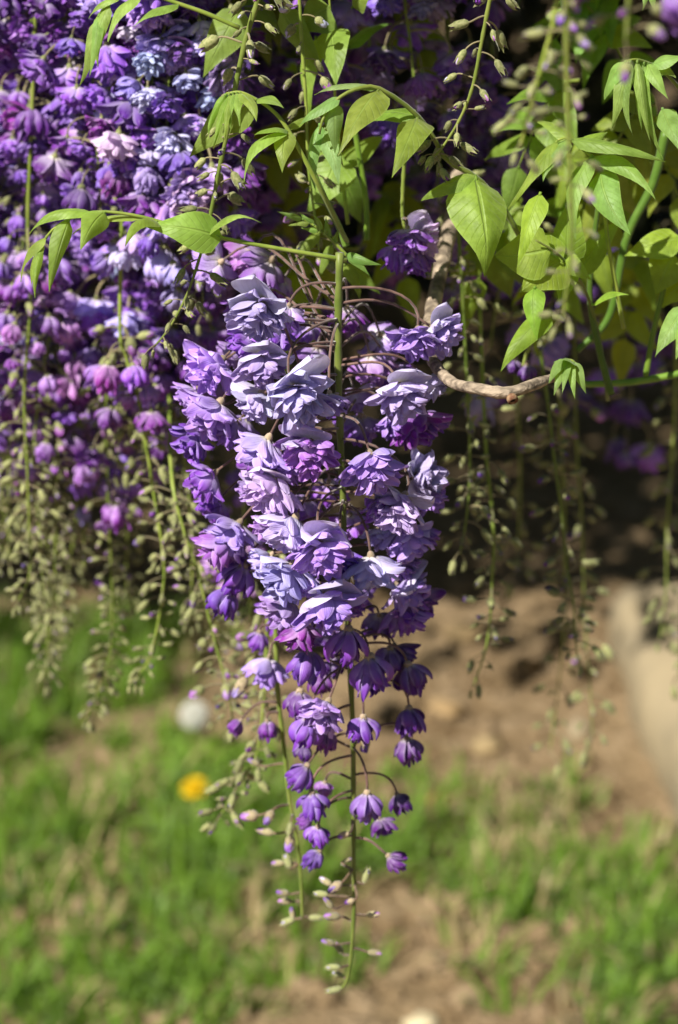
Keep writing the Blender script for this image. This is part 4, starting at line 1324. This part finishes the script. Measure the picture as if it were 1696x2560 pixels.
leaf('cluster of broad glowing yellow-green leaflets under the pale fan of leaflets',
     [(1520, 1000, .92), (1500, 850, .905), (1460, 720, .89), (1400, 640, .862), (1340, 600, .856)], .856, [
         (1352, 480, 1296, 664, 56, -.02, -.03, {'nrm': (-.5, -.8, .2)}), (1400, 600, 1235, 640, 120, .0, .01, {'nrm': (-.1, -.9, .4), 'fold': .1}), (1430, 640, 1300, 730, 110, .01, .0, {'nrm': (-.1, -.9, .35), 'fold': .1}),
         (1410, 640, 1440, 480, 80, .02, .02), (1460, 700, 1560, 540, 60, .02, .03), (1337, 716, 1344, 850, 50, .0, -.01, {'nrm': (-.3, -.9, .1)}), (1380, 780, 1252, 930, 56, .0, -.01, {'nrm': (-.5, -.8, .3)}),
         (1460, 600, 1480, 700, 50, .01, 0, {'nrm': (-.6, -.8, 0)}), (1480, 762, 1575, 738, 22, 0, -.01, {'nrm': UPN}), (1380, 640, 1290, 560, 70, .015, .02), (1390, 660, 1400, 770, 56, .015, .01)], 519, tint=(1.05, 1.12, .75))
leaf('broad leaf cut by the frame edge above the level green shoot',
     [(1720, 560), (1700, 600), (1690, 640)], .91, [(1720, 600, 1560, 640, 76, 0, 0, {'nrm': (-.1, -.7, .7), 'fold': .2}), (1700, 640, 1640, 740, 90, 0, -.01, {'nrm': (-.1, -.9, .3), 'fold': .15}), (1725, 700, 1650, 770, 70, 0, 0)], 521, tint=(1.1, 1.05, .7))
leaf('pale notched leaf hanging at the frame edge over the level green shoot',
     [(1760, 740), (1730, 755), (1705, 765)], .86, [(1715, 760, 1638, 892, 60, 0, -.01, {'nrm': (-.5, -.75, .4)}), (1722, 775, 1690, 900, 50, 0, -.015, {'nrm': (-.5, -.75, .4)})], 523, tint=(1, 1.1, 1.7))
leaf('small downy sprout with hanging leaflets at the end of the woody branch',
     [(1450, 935), (1435, 905), (1415, 897)], .80, [(1415, 898, 1385, 990, 26, 0, -.01), (1420, 898, 1406, 985, 20, 0, -.012), (1424, 900, 1438, 998, 22, 0, -.01), (1432, 905, 1466, 985, 26, 0, -.005), (1410, 900, 1372, 960, 28, 0, -.01), (1445, 905, 1385, 905, 34, 0, -.01, {'nrm': UPN})], 525, rw=.0008, tint=(1, 1.05, 1.8))
leaf('three thin pale leaflet tips dropping in at the upper corner',
     [(1700, -80), (1650, -50), (1610, -40)], .84, [(1612, -40, 1606, 28, 20, 0, -.005), (1635, -45, 1640, 32, 22, 0, -.005), (1655, -48, 1668, 42, 26, 0, -.005)], 527, tint=(1, 1.05, 1.8))

# leaves further back that fill between stems (look-alikes)
rl = random.Random(606)
def back_leaf(x, y, Y, seed, tint):
    r = random.Random(seed)
    a = r.uniform(-2.6, -.5)
    Lr = r.uniform(240, 380)
    dx, dy = math.cos(a) * Lr, -math.sin(a) * Lr * .6
    rach = [(x, y), (x + dx * .35, y + dy * .2 - 20), (x + dx * .7, y + dy * .6), (x + dx, y + dy + 40)]
    P = spline([Vector((p[0], p[1], 0)) for p in rach], 10)
    lf = []
    for k in (2, 4, 6, 8):
        for sgn in (-1, 1):
            q = P[k]
            t = (P[k + 1] - P[k]).normalized()
            nx, ny = -t.y * sgn, t.x * sgn
            l = r.uniform(95, 150)
            lf.append((q.x, q.y, q.x + nx * l * .75 + t.x * l * .4, q.y + ny * l * .75 + t.y * l * .4 + 40, r.uniform(46, 66), 0, r.uniform(-.02, .02), {'nrm': (r.uniform(-.6, .1), -.7, r.uniform(.2, .9)), 'fold': r.uniform(.1, .4)}))
    q = P[10]
    lf.append((q.x, q.y, q.x + dx * .25, q.y + 130, 55, 0, 0))
    leaf('green compound leaf filling the gaps behind the flowering and bud racemes', rach, Y, lf, seed, group='compound leaves filling the gaps behind', tint=tint)
for k, (x, y, Y) in enumerate([(760, -60, 1.02), (900, -80, 1.06), (1400, 0, 1.0), (1600, -40, 1.0), (1700, 120, 1.02), (1560, 330, .99), (1400, 380, 1.0), (1680, 420, 1.0),
                               (880, 260, 1.05), (780, 300, 1.1), (700, 400, 1.12), (940, 480, 1.08), (1500, 560, 1.04), (1620, 640, 1.08), (620, 120, 1.15), (700, 620, 1.02), (900, 620, 1.05),
                               (1330, 520, .98), (1450, 200, .96), (1640, 260, .98)]):
    back_leaf(x, y, Y, 700 + k, (rl.uniform(.8, 1.1), rl.uniform(.85, 1.1), rl.uniform(.6, 1)))
